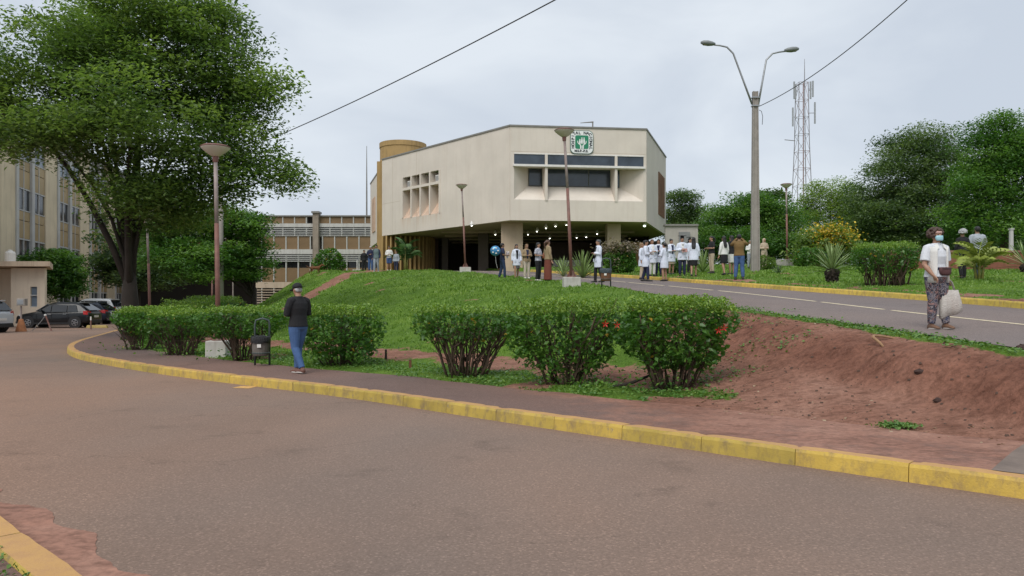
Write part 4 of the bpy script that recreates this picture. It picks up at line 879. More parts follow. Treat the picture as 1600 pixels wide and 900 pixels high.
x_, y_ = X(142, 41), 41; t = thing('barrier_post', 'short red and white upright post behind the black hatchback', 'barrier post', (x_, y_, 0)); MB().tube([(0, 0, 0), (0, 0, .5)], .04, 8).build('post', M_post, t); MB().tube([(0, 0, .5), (0, 0, .7)], .041, 8).build('white_band', M_white, t)
x_, y_ = X(180, 42), 42; t = thing('leaning_bar', 'leaning pale barrier bar beside the white cars', 'barrier bar', (x_, y_, 0)); MB().tube([(.2, 0, 0), (-.25, 0, .95)], .035, 8).build('bar', M_galv, t); MB().lathe([(.09, 0), (.05, .06)], 10, (.2, 0, 0)).build('foot', M_conc, t)
x_, y_ = X(152, 43.2), 43.2; t = thing('kerb_block', 'short yellowish concrete wheel stop behind the black hatchback', 'wheel stop', (x_, y_, 0), .05); MB().box((0, 0, .08), (1.2, .22, .16), 0, .9).build('block', mat('yellowish concrete', (.45, .34, .12), .8, 5, .25, .2), t, bevel=.02); MB().box((.0, -.09, .09), (.3, .02, .05)).build('notch', M_plas, t)
# white notice stand on the crest
x_, y_ = X(558, 55), 55; t = thing('notice_stand', 'white post on a flat white foot at the lawn crest, left of the walkers', 'stand', (x_, y_, ground(x_, y_))); MB().box((0, 0, .1), (.6, .4, .2)).build('foot', M_wblock, t, bevel=.02); MB().tube([(0, 0, .2), (0, 0, .9)], .035, 8).build('post', M_white, t); MB().box((.05, 0, .95), (.12, .06, .12)).build('head', M_galv, t)
# ------------------------------------------------------------------ vegetation
def leaves(name, C, size, m, parent=None, asp=.5, up=.5, droop=0.0, tint=None, world=True, seed=0, jit=.35):
    """many folded leaf blades: four corners, two faces each"""
    g = np.random.default_rng(seed+5); n = len(C); C = np.asarray(C, float)
    nr = g.normal(size=(n, 3)); nr[:, 2] = abs(nr[:, 2])+up*2.0; nr /= np.linalg.norm(nr, axis=1)[:, None]
    a = g.normal(size=(n, 3)); a -= nr*(a*nr).sum(1)[:, None]; a /= np.linalg.norm(a, axis=1)[:, None]; a[:, 2] -= droop; b = np.cross(nr, a); b /= np.linalg.norm(b, axis=1)[:, None]
    s = (np.asarray(size)*(1+jit*(g.random(n)-.5)*2))[:, None]
    p0 = C-a*s*.5; p2 = C+a*s*.5; f = nr*s*.10
    p1 = C+b*s*asp*.5+f; p3 = C-b*s*asp*.5+f
    V = np.stack([p0, p1, p2, p3], 1).reshape(-1, 3); i = np.arange(n)*4
    Fq = np.concatenate([np.stack([i, i+1, i+2], 1), np.stack([i, i+2, i+3], 1)])
    t = g.random(n) if tint is None else np.clip(tint+.35*(g.random(n)-.5), 0, 1)
    o = link(name, np_mesh(name, V, Fq, False, fattr={'tint': np.r_[t, t]}), m, parent, world); return tag(o, kind='stuff')
def bark(name, c): return mat(name, c, .9, 3, .35, .6, bd=.03, coord='Object')
M_bark = bark('dark bark', (.034, .025, .019)); M_bark2 = bark('grey bark', (.11, .085, .065)); M_twig = bark('hedge twig', (.085, .055, .035))
L_big = leaf_mat('broad tree leaf', (.055, .105, .036), (.115, .19, .058), (.22, .31, .095), .5)
L_mid = leaf_mat('dense tree leaf', (.042, .115, .028), (.088, .195, .046), (.18, .31, .075), .45)
L_far = leaf_mat('far tree leaf', (.050, .095, .045), (.090, .148, .064), (.165, .235, .09), .45)
L_farl = leaf_mat('light tree leaf', (.10, .17, .045), (.16, .25, .065), (.25, .34, .09), .45)
L_hedge = leaf_mat('hibiscus leaf', (.036, .105, .02), (.085, .20, .034), (.18, .32, .055), .4, odd=(.48, .30, .05), rough=.38)
L_young = leaf_mat('young hedge leaf', (.085, .185, .022), (.16, .285, .032), (.26, .38, .06), .3, rough=.4)
L_yel = leaf_mat('yellow blossom', (.40, .26, .02), (.58, .40, .03), (.70, .52, .06), .25)
L_pink = leaf_mat('purple green leaf', (.10, .08, .06), (.17, .14, .10), (.25, .20, .14), .25)
def curve(a, b, sag=.15, n=5, rs=random):
    a = Vector(a); b = Vector(b); L_ = (b-a).length; j = Vector((rs.uniform(-1, 1), rs.uniform(-1, 1), 0))*L_*.10; out = []
    for i in range(n+1):
        t = i/n; p = a.lerp(b, t)+j*math.sin(math.pi*t); p.z += sag*L_*math.sin(math.pi*t)*(1-t*.5)*1.0; out.append(p)
    return out
def tree(name, label, base, tr, fork, lobes, nclump, per, lsize, lm, bk, group=None, seed=1, limbs=5, rc=.75, flat=.45, up=.55, cat='tree', trunk_path=None, up_tint=0):
    """lobes: ellipsoids (x, y, z, rx, ry, rz); clumps sit mostly near their outside"""
    rs = random.Random(seed); g = np.random.default_rng(seed); root = thing(name, label, cat, base, 0, group)
    vol = np.array([l[3]*l[4]*l[5] for l in lobes])**.8; pick = g.choice(len(lobes), nclump, p=vol/vol.sum()); Lb = np.array(lobes)[pick]
    d = g.normal(size=(nclump, 3)); d /= np.linalg.norm(d, axis=1)[:, None]; rad = g.random(nclump)**.33
    Cn = Lb[:, :3]+d*rad[:, None]*Lb[:, 3:6]
    tb_ = MB(); bx, by, bz = base
    tp = trunk_path or [(bx, by, bz-.2), (bx+.02, by, bz+.25), (bx, by, bz+fork*.5), (bx+.05, by, bz+fork)]
    tb_.tube(tp, [tr*1.6, tr*1.1, tr*.95, tr*.6][:len(tp)] if len(tp) == 4 else tr, 12)
    top = Vector(tp[-1]); nodes = []
    order = sorted(range(len(lobes)), key=lambda i: -vol[i])[:limbs]
    for i in order:
        e = Vector(lobes[i][:3]); e.z += .1*lobes[i][5]; s0 = top-Vector((0, 0, tr*rs.uniform(2.2, 4.2))); cp = s0.lerp(e, .22); cp.z = s0.z+.72*max(e.z-s0.z, .3); wv_ = Vector((rs.uniform(-.2, .2), rs.uniform(-.2, .2), 0)); pts = [s0*(1-q)**2+cp*2*q*(1-q)+e*q*q+wv_*math.sin(q*5) for q in [k/6 for k in range(7)]]; r0 = tr*(.62 if i == order[0] else rs.uniform(.28, .45))
        rr = [max(r0*(1-.8*k/6), .025) for k in range(7)]; tb_.tube(pts, rr, 8)
        nodes += [(p, r) for p, r in zip(pts[2:], rr[2:])]
    for c in Cn[: min(nclump, 300)]:
        c = Vector(c); best = min(nodes, key=lambda q: (q[0]-c).length+max(0, q[0].z-c.z)*.8); L_ = (best[0]-c).length
        if L_ > .3:
            pts = curve(best[0], c, .06, 3, rs); r0 = min(best[1]*.6, .03+.014*L_); tb_.tube(pts, [r0, r0*.75, r0*.5, .012], 5); nodes.append((pts[2], r0*.5))
    tb_.build('trunk', bk, root, True, smooth=True)
    n = nclump*per; ci = np.repeat(np.arange(nclump), per); o = np.clip(g.normal(size=(n, 3)), -1.7, 1.7)*[rc*.55, rc*.55, rc*.55*flat]
    rr2 = o[:, 0]**2+o[:, 1]**2; o[:, 2] -= .10*rr2/rc
    cl_t = g.random(nclump)*.8+.05
    tint = cl_t[ci]
    leaves('crown', Cn[ci]+o, lsize, lm, root, .48, up, .15, tint, True, seed)
    return root

def lobe(px, py, rx, ry, d, dd=0, ryd=None):
    k = d/F; return (X(px, d+dd), d+dd, Z(py, d+dd), rx*k, (ryd if ryd else max(rx, ry)*k*.85), ry*k)
# the big spreading tree at left
bz = ground(-13.75, 27)
big = [lobe(230, 105, 130, 90, 27), lobe(110, 120, 125, 90, 27, -1), lobe(335, 120, 90, 90, 27, .5), lobe(25, 175, 85, 70, 27, -1.5), lobe(375, 170, 62, 60, 27), lobe(405, 245, 62, 36, 27, -.5, 1.8), lobe(300, 215, 85, 45, 27, -1),
       lobe(250, 25, 115, 45, 27), lobe(120, 45, 85, 45, 27, 1), lobe(160, 225, 80, 45, 27, -2), lobe(250, 295, 62, 32, 27, -1.5, 1.5), lobe(-50, 150, 80, 80, 27), lobe(85, 205, 75, 28, 27, -2.5), lobe(440, 278, 34, 17, 27, -.5, 1),
       lobe(345, 285, 48, 26, 27, -1, 1.2), lobe(415, 135, 32, 36, 27, 0, 1.2), lobe(330, 35, 55, 35, 27, 0, 1.6), lobe(10, 220, 42, 22, 27, -2, 1.2), lobe(200, 170, 90, 50, 27, -3.5), lobe(158, 295, 26, 28, 27, -1, 1.0), lobe(215, 300, 60, 34, 27, -2, 1.6), lobe(290, 300, 62, 40, 27, -1, 1.6), lobe(260, 335, 55, 26, 27, -.5, 1.4), lobe(330, 255, 55, 32, 27, -1.5, 1.4), lobe(180, 340, 26, 30, 27, .6, .8)]
tree('shade_tree', 'huge spreading tree with dark forked trunk at left, its crown over the car park', (-13.75, 27, bz), .30, 2.6, big, 590, 180, .17, L_big, M_bark, None, 21, 9, .92, .42, .7,
     trunk_path=[(-13.70, 27, bz-.2), (-13.75, 27, bz+.35), (-13.85, 27, bz+1.4), (-13.85, 27, bz+2.6)])
# dense tree behind it
z0 = .2
mid = [lobe(300, 375, 60, 45, 44), lobe(370, 380, 42, 52, 44, -.5), lobe(330, 345, 55, 28, 44), lobe(265, 405, 45, 30, 44, -1), lobe(395, 405, 24, 38, 44), lobe(320, 415, 60, 26, 44, -1.5), lobe(380, 345, 30, 22, 44), lobe(250, 365, 40, 35, 44, .5)]
tree('dense_tree', 'dense bright green tree with low drooping crown in front of the striped wing', (X(396, 44.5), 44.5, z0), .17, 2.2, mid, 250, 190, .19, L_mid, M_bark, None, 31, 6, .8, .34, .8)
tree('dense_tree', 'rounded dark green bushy tree between guard booth and tall beige block', (-33.4, 52, 0), .14, 1.3, [lobe(88, 430, 36, 36, 52), lobe(70, 405, 24, 16, 52), lobe(108, 440, 22, 28, 52), lobe(95, 405, 22, 14, 52), lobe(60, 430, 20, 25, 52)], 110, 130, .26, L_mid, M_bark, None, 32, 4, .8, .45, .6)
tree('dense_tree', 'dark tree standing deep in the shade between big tree and striped wing', (X(215, 60), 60, 0), .25, 3, [lobe(200, 395, 55, 55, 60), lobe(240, 425, 40, 30, 60), lobe(170, 420, 30, 40, 60)], 90, 120, .32, L_far, M_bark, None, 33, 4, 1.1, .45, .6)
# trees beyond the driveway, right
def rtree(label, px, base_py, d, lobes, n, per, ls, lm, seed, rc=1.2, name='background_tree', limbs=5, bk=None, **k):
    zb = ground(X(px, d), d) if d < 120 else 4; return tree(name, label, (X(px, d), d, zb), .3, 3.0, lobes, n, per, ls, lm, bk or M_bark2, 'trees beyond the driveway', seed, limbs, rc, .42, .65, **k)
d = 56
rtree('massive dark green tree right of the yellow flowering shrub', 1420, 400, d, [lobe(1425, 265, 70, 66, d), lobe(1380, 310, 45, 55, d, -1), lobe(1460, 330, 65, 60, d, -2), lobe(1400, 355, 58, 42, d, -2.5), lobe(1450, 225, 48, 28, d), lobe(1350, 350, 30, 35, d, -1), lobe(1490, 270, 40, 50, d)], 330, 230, .20, L_far, 41)
d = 47
rtree('tall lush green tree filling the right edge of the view', 1570, 400, d, [lobe(1560, 250, 62, 66, d), lobe(1600, 290, 62, 70, d), lobe(1530, 300, 45, 50, d, -1), lobe(1620, 230, 60, 45, d), lobe(1575, 350, 60, 30, d, -1.5), lobe(1510, 345, 40, 28, d, -1), lobe(1545, 212, 34, 28, d), lobe(1650, 330, 60, 60, d)], 320, 220, .19, L_mid, 42, 1.1)
d = 78
rtree('light airy green tree in front of the lattice tower', 1295, 370, d, [lobe(1300, 300, 38, 22, d), lobe(1275, 320, 28, 18, d), lobe(1330, 315, 30, 28, d), lobe(1300, 340, 45, 20, d, -1), lobe(1255, 335, 20, 16, d), lobe(1345, 345, 22, 22, d)], 130, 170, .24, L_farl, 43, 1.3)
d = 62
rtree('broad rounded dense green tree behind the concrete lamp pole', 1175, 400, d, [lobe(1165, 350, 62, 42, d), lobe(1215, 360, 48, 42, d), lobe(1120, 365, 38, 36, d), lobe(1180, 325, 48, 24, d), lobe(1150, 380, 70, 22, d, -2), lobe(1225, 385, 40, 20, d, -2)], 300, 210, .22, L_mid, 44, 1.2)
d = 84
rtree('greyish green tree peeping beside the right end of the hospital', 1066, 380, d, [lobe(1066, 325, 28, 26, d), lobe(1085, 340, 22, 24, d), lobe(1050, 345, 22, 26, d), lobe(1075, 360, 32, 20, d)], 100, 190, .27, L_far, 45, 1.4)
d = 92
rtree('distant treetop with sparse branches above the rounded tree', 1200, 380, d, [lobe(1205, 302, 20, 9, d), lobe(1190, 312, 16, 10, d), lobe(1222, 312, 12, 8, d)], 26, 60, .42, L_far, 46, 1.1)
d = 70
rtree('low dark tree mass behind the strolling couple', 1470, 380, d, [lobe(1380, 380, 50, 22, d), lobe(1450, 378, 60, 26, d), lobe(1530, 378, 60, 26, d), lobe(1600, 378, 60, 26, d)], 130, 110, .40, L_far, 47, 1.6)
d = 46
tree('flowering_shrub', 'tall shrub covered in yellow blossom behind the spiky agave', (X(1290, d), d, ground(X(1290, d), d)), .1, .8, [lobe(1290, 378, 40, 26, d), lobe(1265, 395, 28, 20, d), lobe(1320, 392, 26, 22, d)], 90, 70, .22, L_farl, M_bark2, None, 48, 4, .7, .6, .4, cat='shrub')
sh = [o for o in bpy.data.objects if o.name.startswith('flowering_shrub')][0]; g = np.random.default_rng(3)
c = g.normal(size=(1500, 3))*[.62, .5, .42]+np.array([X(1295, d), d-.5, Z(372, d)]); leaves('blossom', c, .15, L_yel, sh, .8, .3, 0, None, True, 8)

# clipped bushes: a fan of bare stems under a flat-topped leafy head
def bush(label, cx, cy, wx, wy, h, base, nl, ls, seed, low=.42, nst=22, lm=L_hedge, group='hibiscus bushes lining the footpath', flowers=0, skirt=0, top=True, spread=.30, dome=False):
    z = ground(cx, cy); g = np.random.default_rng(seed); rs = random.Random(seed); root = thing('clipped_bush', label, 'bush', (cx, cy, z), 0, group)
    sb = MB()
    for k in range(nst):
        a = rs.uniform(0, 2*math.pi); r0 = base*rs.uniform(.2, 1); r1 = rs.uniform(.35, .95); zt = h*rs.uniform(.55, .85)
        p0 = Vector((r0*math.cos(a), r0*math.sin(a)*.8, -.06)); p3 = Vector((wx/2*r1*math.cos(a+rs.uniform(-.4, .4)), wy/2*r1*math.sin(a+rs.uniform(-.4, .4)), zt))
        pts = [p0]+[p0.lerp(p3, t)+Vector((rs.uniform(-.05, .05), rs.uniform(-.05, .05), .07*math.sin(math.pi*t))) for t in (.25, .5, .75)]+[p3]
        r = rs.uniform(.010, .024)*h/1.25; sb.tube(pts, [r*1.25, r, r*.85, r*.6, r*.35], 6)
        for q in range(4):
            s0 = pts[rs.choice((1, 2, 3))]; e = s0+Vector((rs.uniform(-.24, .24), rs.uniform(-.2, .2), rs.uniform(.12, .38))); sb.tube([s0, s0.lerp(e, .5)+Vector((.02, 0, 0)), e], [r*.55, r*.4, .004], 5)
    for k in range(nst//2):      # thin twigs pushing out past the clipped leaves
        a = rs.uniform(0, 2*math.pi); r1 = rs.uniform(.3, .95); p = Vector((wx/2*r1*math.cos(a), wy/2*r1*math.sin(a), h*rs.uniform(.72, .92))); sb.tube([p, p+Vector((rs.uniform(-.06, .06)+.05*math.cos(a), .05*math.sin(a), rs.uniform(.08, .2)))], [.005, .003], 4)
    sb.build('stems', M_twig, root, smooth=True)
    n = nl; u = g.random((n*3, 3)); x = (u[:, 0]*2-1); y = (u[:, 1]*2-1); zz = u[:, 2]
    # outline: widest at 70 % of the height, flat top with rounded rim, ragged hanging underside
    ang = np.arctan2(y, x); ragg = low+.16*(fbm(ang*2.2+seed, ang*0+seed*3.1, 1.4, 3)-.5)*2
    t = (zz-ragg)/(1-ragg); prof = np.where(t < .55, spread*1.9+(1-spread*1.9)*np.clip(t/.55, 0, 1)**.6, 1-.28*np.clip((t-.55)/.45, 0, 1)**2.6)
    if dome: prof = np.sqrt(np.clip(1.02-t**2, 0, 1))*(.72+.28*np.clip(t*3, 0, 1))
    p4 = (abs(x)**2.6+abs(y)**2.6)**(1/2.6); bumpy = (1+.30*(fbm(ang*1.1+seed*1.7, zz*2.2, 1.7, 3)-.5)*2)*(1+.10*np.cos(ang-seed))
    ins = (t > 0) & (p4 < prof*bumpy); shell = (p4 > prof*bumpy*.62) | (t > .82) | (t < .12); keep = ins & (shell | (g.random(n*3) < .30))
    hole = fbm(x*wx*2.4+seed, (zz+y*.3)*h*3.2+seed, 1.9, 3) < .41; keep &= ~(hole & (t < .8) & (g.random(n*3) < .8))
    ii = np.nonzero(keep)[0][:n]; Cc = np.stack([x[ii]*wx/2, y[ii]*wy/2, zz[ii]*h], -1); Cc[:, 2] += (fbm(Cc[:, 0]*4+seed, Cc[:, 1]*4, 1, 3)-.5)*.10*(t[ii] > .5)
    ti = .12+.5*fbm(Cc[:, 0]*2.5+seed, Cc[:, 2]*3, 1, 3)
    tm = t[ii] > .80 if top else np.zeros(len(ii), bool)
    ti[g.random(len(ti)) < .012] = 1.4; leaves('foliage', Cc[~tm], ls, lm, root, .62, .35, .25, ti[~tm]+.0, False, seed, .55)
    if tm.any():
        tp_ = Cc[tm]; tp_ = np.repeat(tp_, 3, 0)+g.normal(size=(3*len(tp_), 3))*[.035, .035, .022]; leaves('new_shoots', tp_, ls*.62, L_young, root, .5, .3, -.3, None, False, seed+1)
    if skirt:
        q = np.stack([g.normal(size=skirt)*base*1.6, g.normal(size=skirt)*base*1.0, np.abs(g.normal(size=skirt))*.14+.02], -1); leaves('sprouts', q, ls*.8, lm, root, .6, .4, .1, None, False, seed+2)
    fl_m = MC.get('hibiscus red') or mat('hibiscus red', (.55, .015, .012), .5, 9, .2, 0)
    for k in range(flowers):
        a = rs.uniform(math.pi*1.15, math.pi*1.85); zf = h*rs.uniform(.62, .85); fb_ = MB()
        for q in range(5):
            b_ = q*2*math.pi/5; c0 = Vector((0, 0, 0)); d1 = Vector((math.cos(b_), -.35, math.sin(b_)))*.035; d2 = Vector((math.cos(b_+.6), -.3, math.sin(b_+.6)))*.035; fb_.add([c0, d1, (d1+d2)*.95, d2], [(0, 1, 2), (0, 2, 3)])
        f = fb_.build('flower', fl_m, root); f.location = (wx/2*.98*math.cos(a), wy/2*1.0*math.sin(a), zf)
    return root
bush('rightmost and largest hibiscus bush, thick trunks at the edge of the bare soil', X(1052, 11.35), 11.35, 1.78, 1.3, 1.41, .30, 5600, .082, 51, .26, 24, flowers=2, skirt=260)
bush('middle bush of the three big ones, open stems and red flowers near its right side', X(886, 12.2), 12.2, 2.0, 1.25, 1.38, .32, 5000, .080, 52, .20, 24, flowers=2, skirt=520)
bush('left bush of the three big ones, dark bare stems under a flat top', X(728, 13.5), 13.5, 2.0, 1.35, 1.27, .36, 4300, .078, 53, .50, 46, skirt=120)
bush('round leafy bush right behind the man in the black sweater', X(534, 16.0), 16.0, 1.95, 1.5, 1.29, .36, 4800, .085, 54, .16, 26, skirt=160, spread=.40)
bush('clipped bush behind the litter bin and white lamp block', X(384, 17.4), 17.4, 2.0, 1.4, 1.25, .34, 4200, .085, 55, .44, 34, skirt=120)
bush('clipped bush left of the white lamp block with tangled stems', X(284, 19.0), 19.0, 1.85, 1.4, 1.14, .34, 3600, .085, 56, .42, 30, skirt=200)
bush('leftmost clipped bush at the foot of the huge tree', X(214, 21.0), 21.2, 1.6, 1.4, 1.2, .34, 3200, .09, 57, .35, 24, skirt=160)
g2 = 'low trimmed hedges behind the footpath bushes'
for lab, px, d_, wx_, h_, sd_ in (('low trimmed hedge behind the lamp block, left half', 292, 27, 1.9, 1.42, 61), ('low trimmed hedge at the right end of the rear row', 352, 33, 1.6, 1.55, 62), ('low trimmed hedge in the middle of the rear row', 318, 31, 1.8, 1.5, 63), ('long low hedge top just behind the two left bushes', 262, 23.5, 2.2, 1.2, 64)):
    bush(lab, X(px, d_), d_, wx_, 1.5, h_, .5, 2600, .10, sd_, .08, 10, group=g2, spread=.48)
d_ = 22.8
bush('big rounded clipped hedge with dark stems beside the far kerb', X(1386, d_), d_, 1.95, 1.6, 1.30, .75, 5200, .075, 65, .34, 54, group='bushes on the far verge', spread=.42)
bush('green shrub with purple tips left of the students', X(972, 40), 40, 2.0, 1.7, 1.55, .6, 2800, .13, 66, .05, 10, group='bushes on the far verge', spread=.5, lm=L_hedge, top=False, dome=True)
bp = [o for o in bpy.data.objects if o.get('label', '').startswith('green shrub with purple')][0]; g = np.random.default_rng(9); c = g.normal(size=(1500, 3))*[.5, .42, .16]+[-.1, -.25, 1.32]; leaves('purple_tips', c, .13, L_pink, bp, .6, .4, 0, None, False, 9)
bush('leafy shrub at the crest in front of the striped wing', X(516, 57), 57, 2.6, 2.0, 1.9, .6, 2200, .18, 67, .02, 8, group='bushes on the far verge', spread=.5, top=False, dome=True)
bush('small shrub under the yellow flowering shrub', X(1265, 44), 44, 2.2, 1.8, 1.2, .5, 1600, .15, 68, .02, 8, group='bushes on the far verge', spread=.5, top=False, dome=True)
bush('small ragged shrub at the foot of the concrete lamp pole', X(1196, 38), 38.2, 1.3, 1.0, .75, .3, 900, .12, 69, .02, 8, group='bushes on the far verge', spread=.5, top=False, lm=L_farl, dome=True)
bush('low shrub between the waiting students', X(1047, 37), 37, 1.3, 1.0, .8, .3, 900, .12, 70, .02, 8, group='bushes on the far verge', spread=.5, top=False, dome=True)

g = np.random.default_rng(15); ux = np.r_[np.linspace(12, 46, 26), 9.5]; cl = []
for k_ in range(150):
    d_ = g.uniform(64, 72); cl.append((X(g.uniform(1030, 1640), d_), d_, g.uniform(.2, 1.0)**1.0*2.6))
cl = np.array(cl); cc = np.repeat(cl, 170, 0); o_ = np.clip(g.normal(size=(len(cc), 3)), -1.7, 1.7)*[.8, .8, .34]; zz_ = height(cc[:, 0], cc[:, 1])[0]
tag(leaves('undergrowth', np.stack([cc[:, 0]+o_[:, 0], cc[:, 1]+o_[:, 1], zz_+np.maximum(cc[:, 2]+o_[:, 2], .03)], -1), .24, L_far, None, .5, .4, 0, np.repeat(g.random(150)*.6+.1, 170), False, 16), 'dense dark undergrowth below the trees beyond the driveway')
# agaves and palms, each big leaf a part
M_ag = mat('agave leaf', (.24, .33, .12), .5, 5, .3, .05, rnd=.25); M_agv = mat('variegated agave leaf', (.20, .29, .085), .5, 4, .35, .05, rnd=.3); M_agd = mat('agave trunk', (.035, .025, .018), .95, 8, .4, .8)
def blade(L_, w_, bend, n=6):
    b = MB(); rs = []
    for i in range(n+1):
        t = i/n; wd = w_*(.55+.9*t)*(1-t)**.55 if t < 1 else .002; x = L_*t*math.cos(bend*t*.5); z = -L_*t*math.sin(bend*t*.6)*.5*t
        rs.append([(x, -wd/2, z+wd*.18), (x, 0, z-wd*.10), (x, wd/2, z+wd*.18), (x, 0, z+.012*(1-t))])
    b.rings(rs); return b
def agave(label, x, y, L_, n, w_, m, trunk=0, seed=1, lo=-5, group='spiky agaves on the verges'):
    z = ground(x, y); root = thing('agave', label, 'agave', (x, y, z), 0, group); rs = random.Random(seed)
    ms = [blade(L_*k, w_, b_).mesh('leaf', m, False) for k, b_ in ((1, .25), (.94, .5), (1.04, .15))]
    for i in range(n):
        o = bpy.data.objects.new('leaf', rs.choice(ms)); COL.objects.link(o); o.parent = root; el = R(lo+(88-lo)*((i+.5)/n)**.9+rs.uniform(-6, 6)); o.location = (0, 0, trunk+.03*math.sin(el)); o.rotation_euler = (rs.uniform(-.15, .15), -el, i*2.39996+rs.uniform(-.2, .2))
    if trunk:
        b = MB(); b.lathe([(.13, -.1), (.15, .05), (.17, trunk*.5), (.24, trunk*.85), (.2, trunk+.06), (.05, trunk+.1)], 14); b.build('trunk', M_agd, root, smooth=True)
        b = MB()
        for i in range(40): a = i*2.4; q = i/40; b.box(((.16+.07*q)*math.cos(a), (.16+.07*q)*math.sin(a), trunk*q), (.08, .06, .07), a, .5)
        b.build('leaf_scars', M_agd, root)
    return root
agave('large spiky agave on a dark stump by the far kerb', X(1300, 25.2), 25.2, 1.0, 90, .062, M_ag, .42, 2)
agave('variegated agave right of the leaning lamp post', X(911, 36.5), 36.5, 1.35, 56, .10, M_agv, 0, 3, 8)
agave('green agave left of the leaning lamp post', X(880, 38.5), 38.5, 1.05, 40, .08, M_ag, 0, 4, 15)
agave('tiny dark agave in front of the white lamp base', X(1216, 33), 33, .5, 26, .05, mat('dark agave leaf', (.08, .12, .06), .5, 5, .3, .05, rnd=.25), 0, 5, 10)
agave('agave between the students and the group in dark tops', X(1098, 37), 37, 1.3, 34, .09, M_agv, 0, 6, 15)
agave('agave with long narrow leaves at the right edge', X(1604, 30), 30, 1.15, 50, .06, M_ag, .3, 7, 0)
M_palm = mat('palm leaflet', (.27, .33, .05), .5, 4, .3, .05, rnd=.2); M_palmg = mat('green palm leaflet', (.06, .14, .03), .5, 4, .3, .05, rnd=.2); M_pst = mat('palm stem', (.24, .23, .06), .6, 4, .3, .1)
def palm(label, x, y, L_, n, m, seed, h0=.5, stems=6):
    z = ground(x, y); root = thing('palm', label, 'palm', (x, y, z)); rs = random.Random(seed); b = MB()
    for i in range(stems):
        a = i*2*math.pi/stems; b.tube([(.08*math.cos(a), .08*math.sin(a), -.1), (.12*math.cos(a), .12*math.sin(a), h0*.6), (.2*math.cos(a), .2*math.sin(a), h0*1.3)], [.045, .04, .025], 7)
    b.build('stems', M_pst, root, smooth=True); base = []
    for v in range(3):
        f = MB(); pts = [Vector((L_*.85*t, 0, L_*(.85*t-(.75+.12*v)*t*t))) for t in np.linspace(0, 1, 9)]; f.tube(pts, [.018-.016*k/8 for k in range(9)], 4)
        for k in range(10):
            t = .15+.83*k/9; p = pts[0]; i = min(int(t*8), 7); p = pts[i].lerp(pts[i+1], t*8-i); ll = L_*.31*math.sin(math.pi*min(1, t*.92+.1))**.6
            for sg in (-1, 1):
                dr = Vector((.55, sg*.75, .12)).normalized(); e = p+dr*ll+Vector((0, 0, -.28*ll)); mdl = p+dr*ll*.5+Vector((0, 0, .04)); s_ = Vector((.0045*L_, 0, 0)); f.add([p-s_*.4, mdl-s_, e, mdl+s_], [(0, 1, 2), (0, 2, 3)])
        base.append(f.mesh('frond', m))
    for i in range(n):
        o = bpy.data.objects.new('frond', rs.choice(base)); COL.objects.link(o); o.parent = root; o.location = (0, 0, h0*rs.uniform(.5, 1)); o.rotation_euler = (rs.uniform(-.2, .2), rs.uniform(-1.25, -.15), i*2.4); s_ = rs.uniform(.75, 1.1); o.scale = (s_, s_, s_)
palm('yellow green bushy palm in front of the red brown wall', X(1530, 23.8), 23.8, 1.2, 17, M_palm, 3, .5)
palm('dark green palm against the ochre ribbed wall of the hospital', X(634, 56.5), 56.5, 2.0, 18, M_palmg, 4, 1.5, 4)

# grass on the bank: blades, thick near the view, thinner far off -----------------------------
def grass(name, label, n, box, keepf, hgt, wid, cols, seed, leafy=False):
    g = np.random.default_rng(seed); x0, x1, y0, y1 = box
    u = g.random(n); y = y0*(y1/y0)**u; x = x0+(x1-x0)*g.random(n); px = CX+F*x/y; k = (px > -60) & (px < 1680) & keepf(x, y, g); x, y = x[k], y[k]
    z, ins, onr, dk, ww = height(x, y); k = ins & (~onr) & (dk > 1.55+.5*fbm(x, y, 1.5)); x, y, z = x[k], y[k], z[k]; n = len(x)
    sc = (.75+.5*g.random(n))*np.clip(y/16, .75, 1.9); a = g.random(n)*2*math.pi; ln = (g.random(n)-.5)
    h_ = hgt*sc*(.25+1.9*np.clip(fbm(x, y, 1.9)-.28, 0, 1)+.25*(fbm(x, y, .35)>.55)); wd = wid*sc; ca, sa = np.cos(a), np.sin(a); lx, ly = np.cos(a+1.3)*h_*ln*1.3, np.sin(a+1.3)*h_*ln*1.3
    P = np.stack([x, y, np.maximum(z-.01, 0)], -1); o = np.zeros((n, 3)); o[:, 0] = ca*wd; o[:, 1] = sa*wd; m_ = np.stack([lx*.4, ly*.4, h_*.6], -1); tp_ = np.stack([lx, ly, h_], -1)
    V = np.stack([P-o, P+o, P+m_+o*.7, P+m_-o*.7, P+tp_], 1).reshape(-1, 3); i = np.arange(n)*5
    Ft = np.concatenate([np.stack([i, i+1, i+2], 1), np.stack([i, i+2, i+3], 1), np.stack([i+3, i+2, i+4], 1)])
    t = np.clip(.05+.55*fbm(x, y, .8)+.5*(fbm(x+9, y, 2.4)-.4)+.45*(g.random(n)-.4), 0, 1)
    ob = link(name, np_mesh(name, V, Ft, False, fattr={'tint': np.r_[t, t, t]}), cols); return tag(ob, label, kind='stuff')
L_grass = leaf_mat('grass blade', (.080, .165, .022), (.155, .275, .038), (.27, .38, .07), .3, odd=(.33, .30, .12))
L_weed = leaf_mat('weed leaf', (0.050, 0.131, 0.022), (0.094, 0.206, 0.037), (0.163, 0.275, 0.062), .25)
grass('grass', 'bright green grass on the bank and verges', 380000, (-34, 26, 6.5, 54), lambda x, y, g: (dirt(x, y) < .47), .046, .015, L_grass, 71)
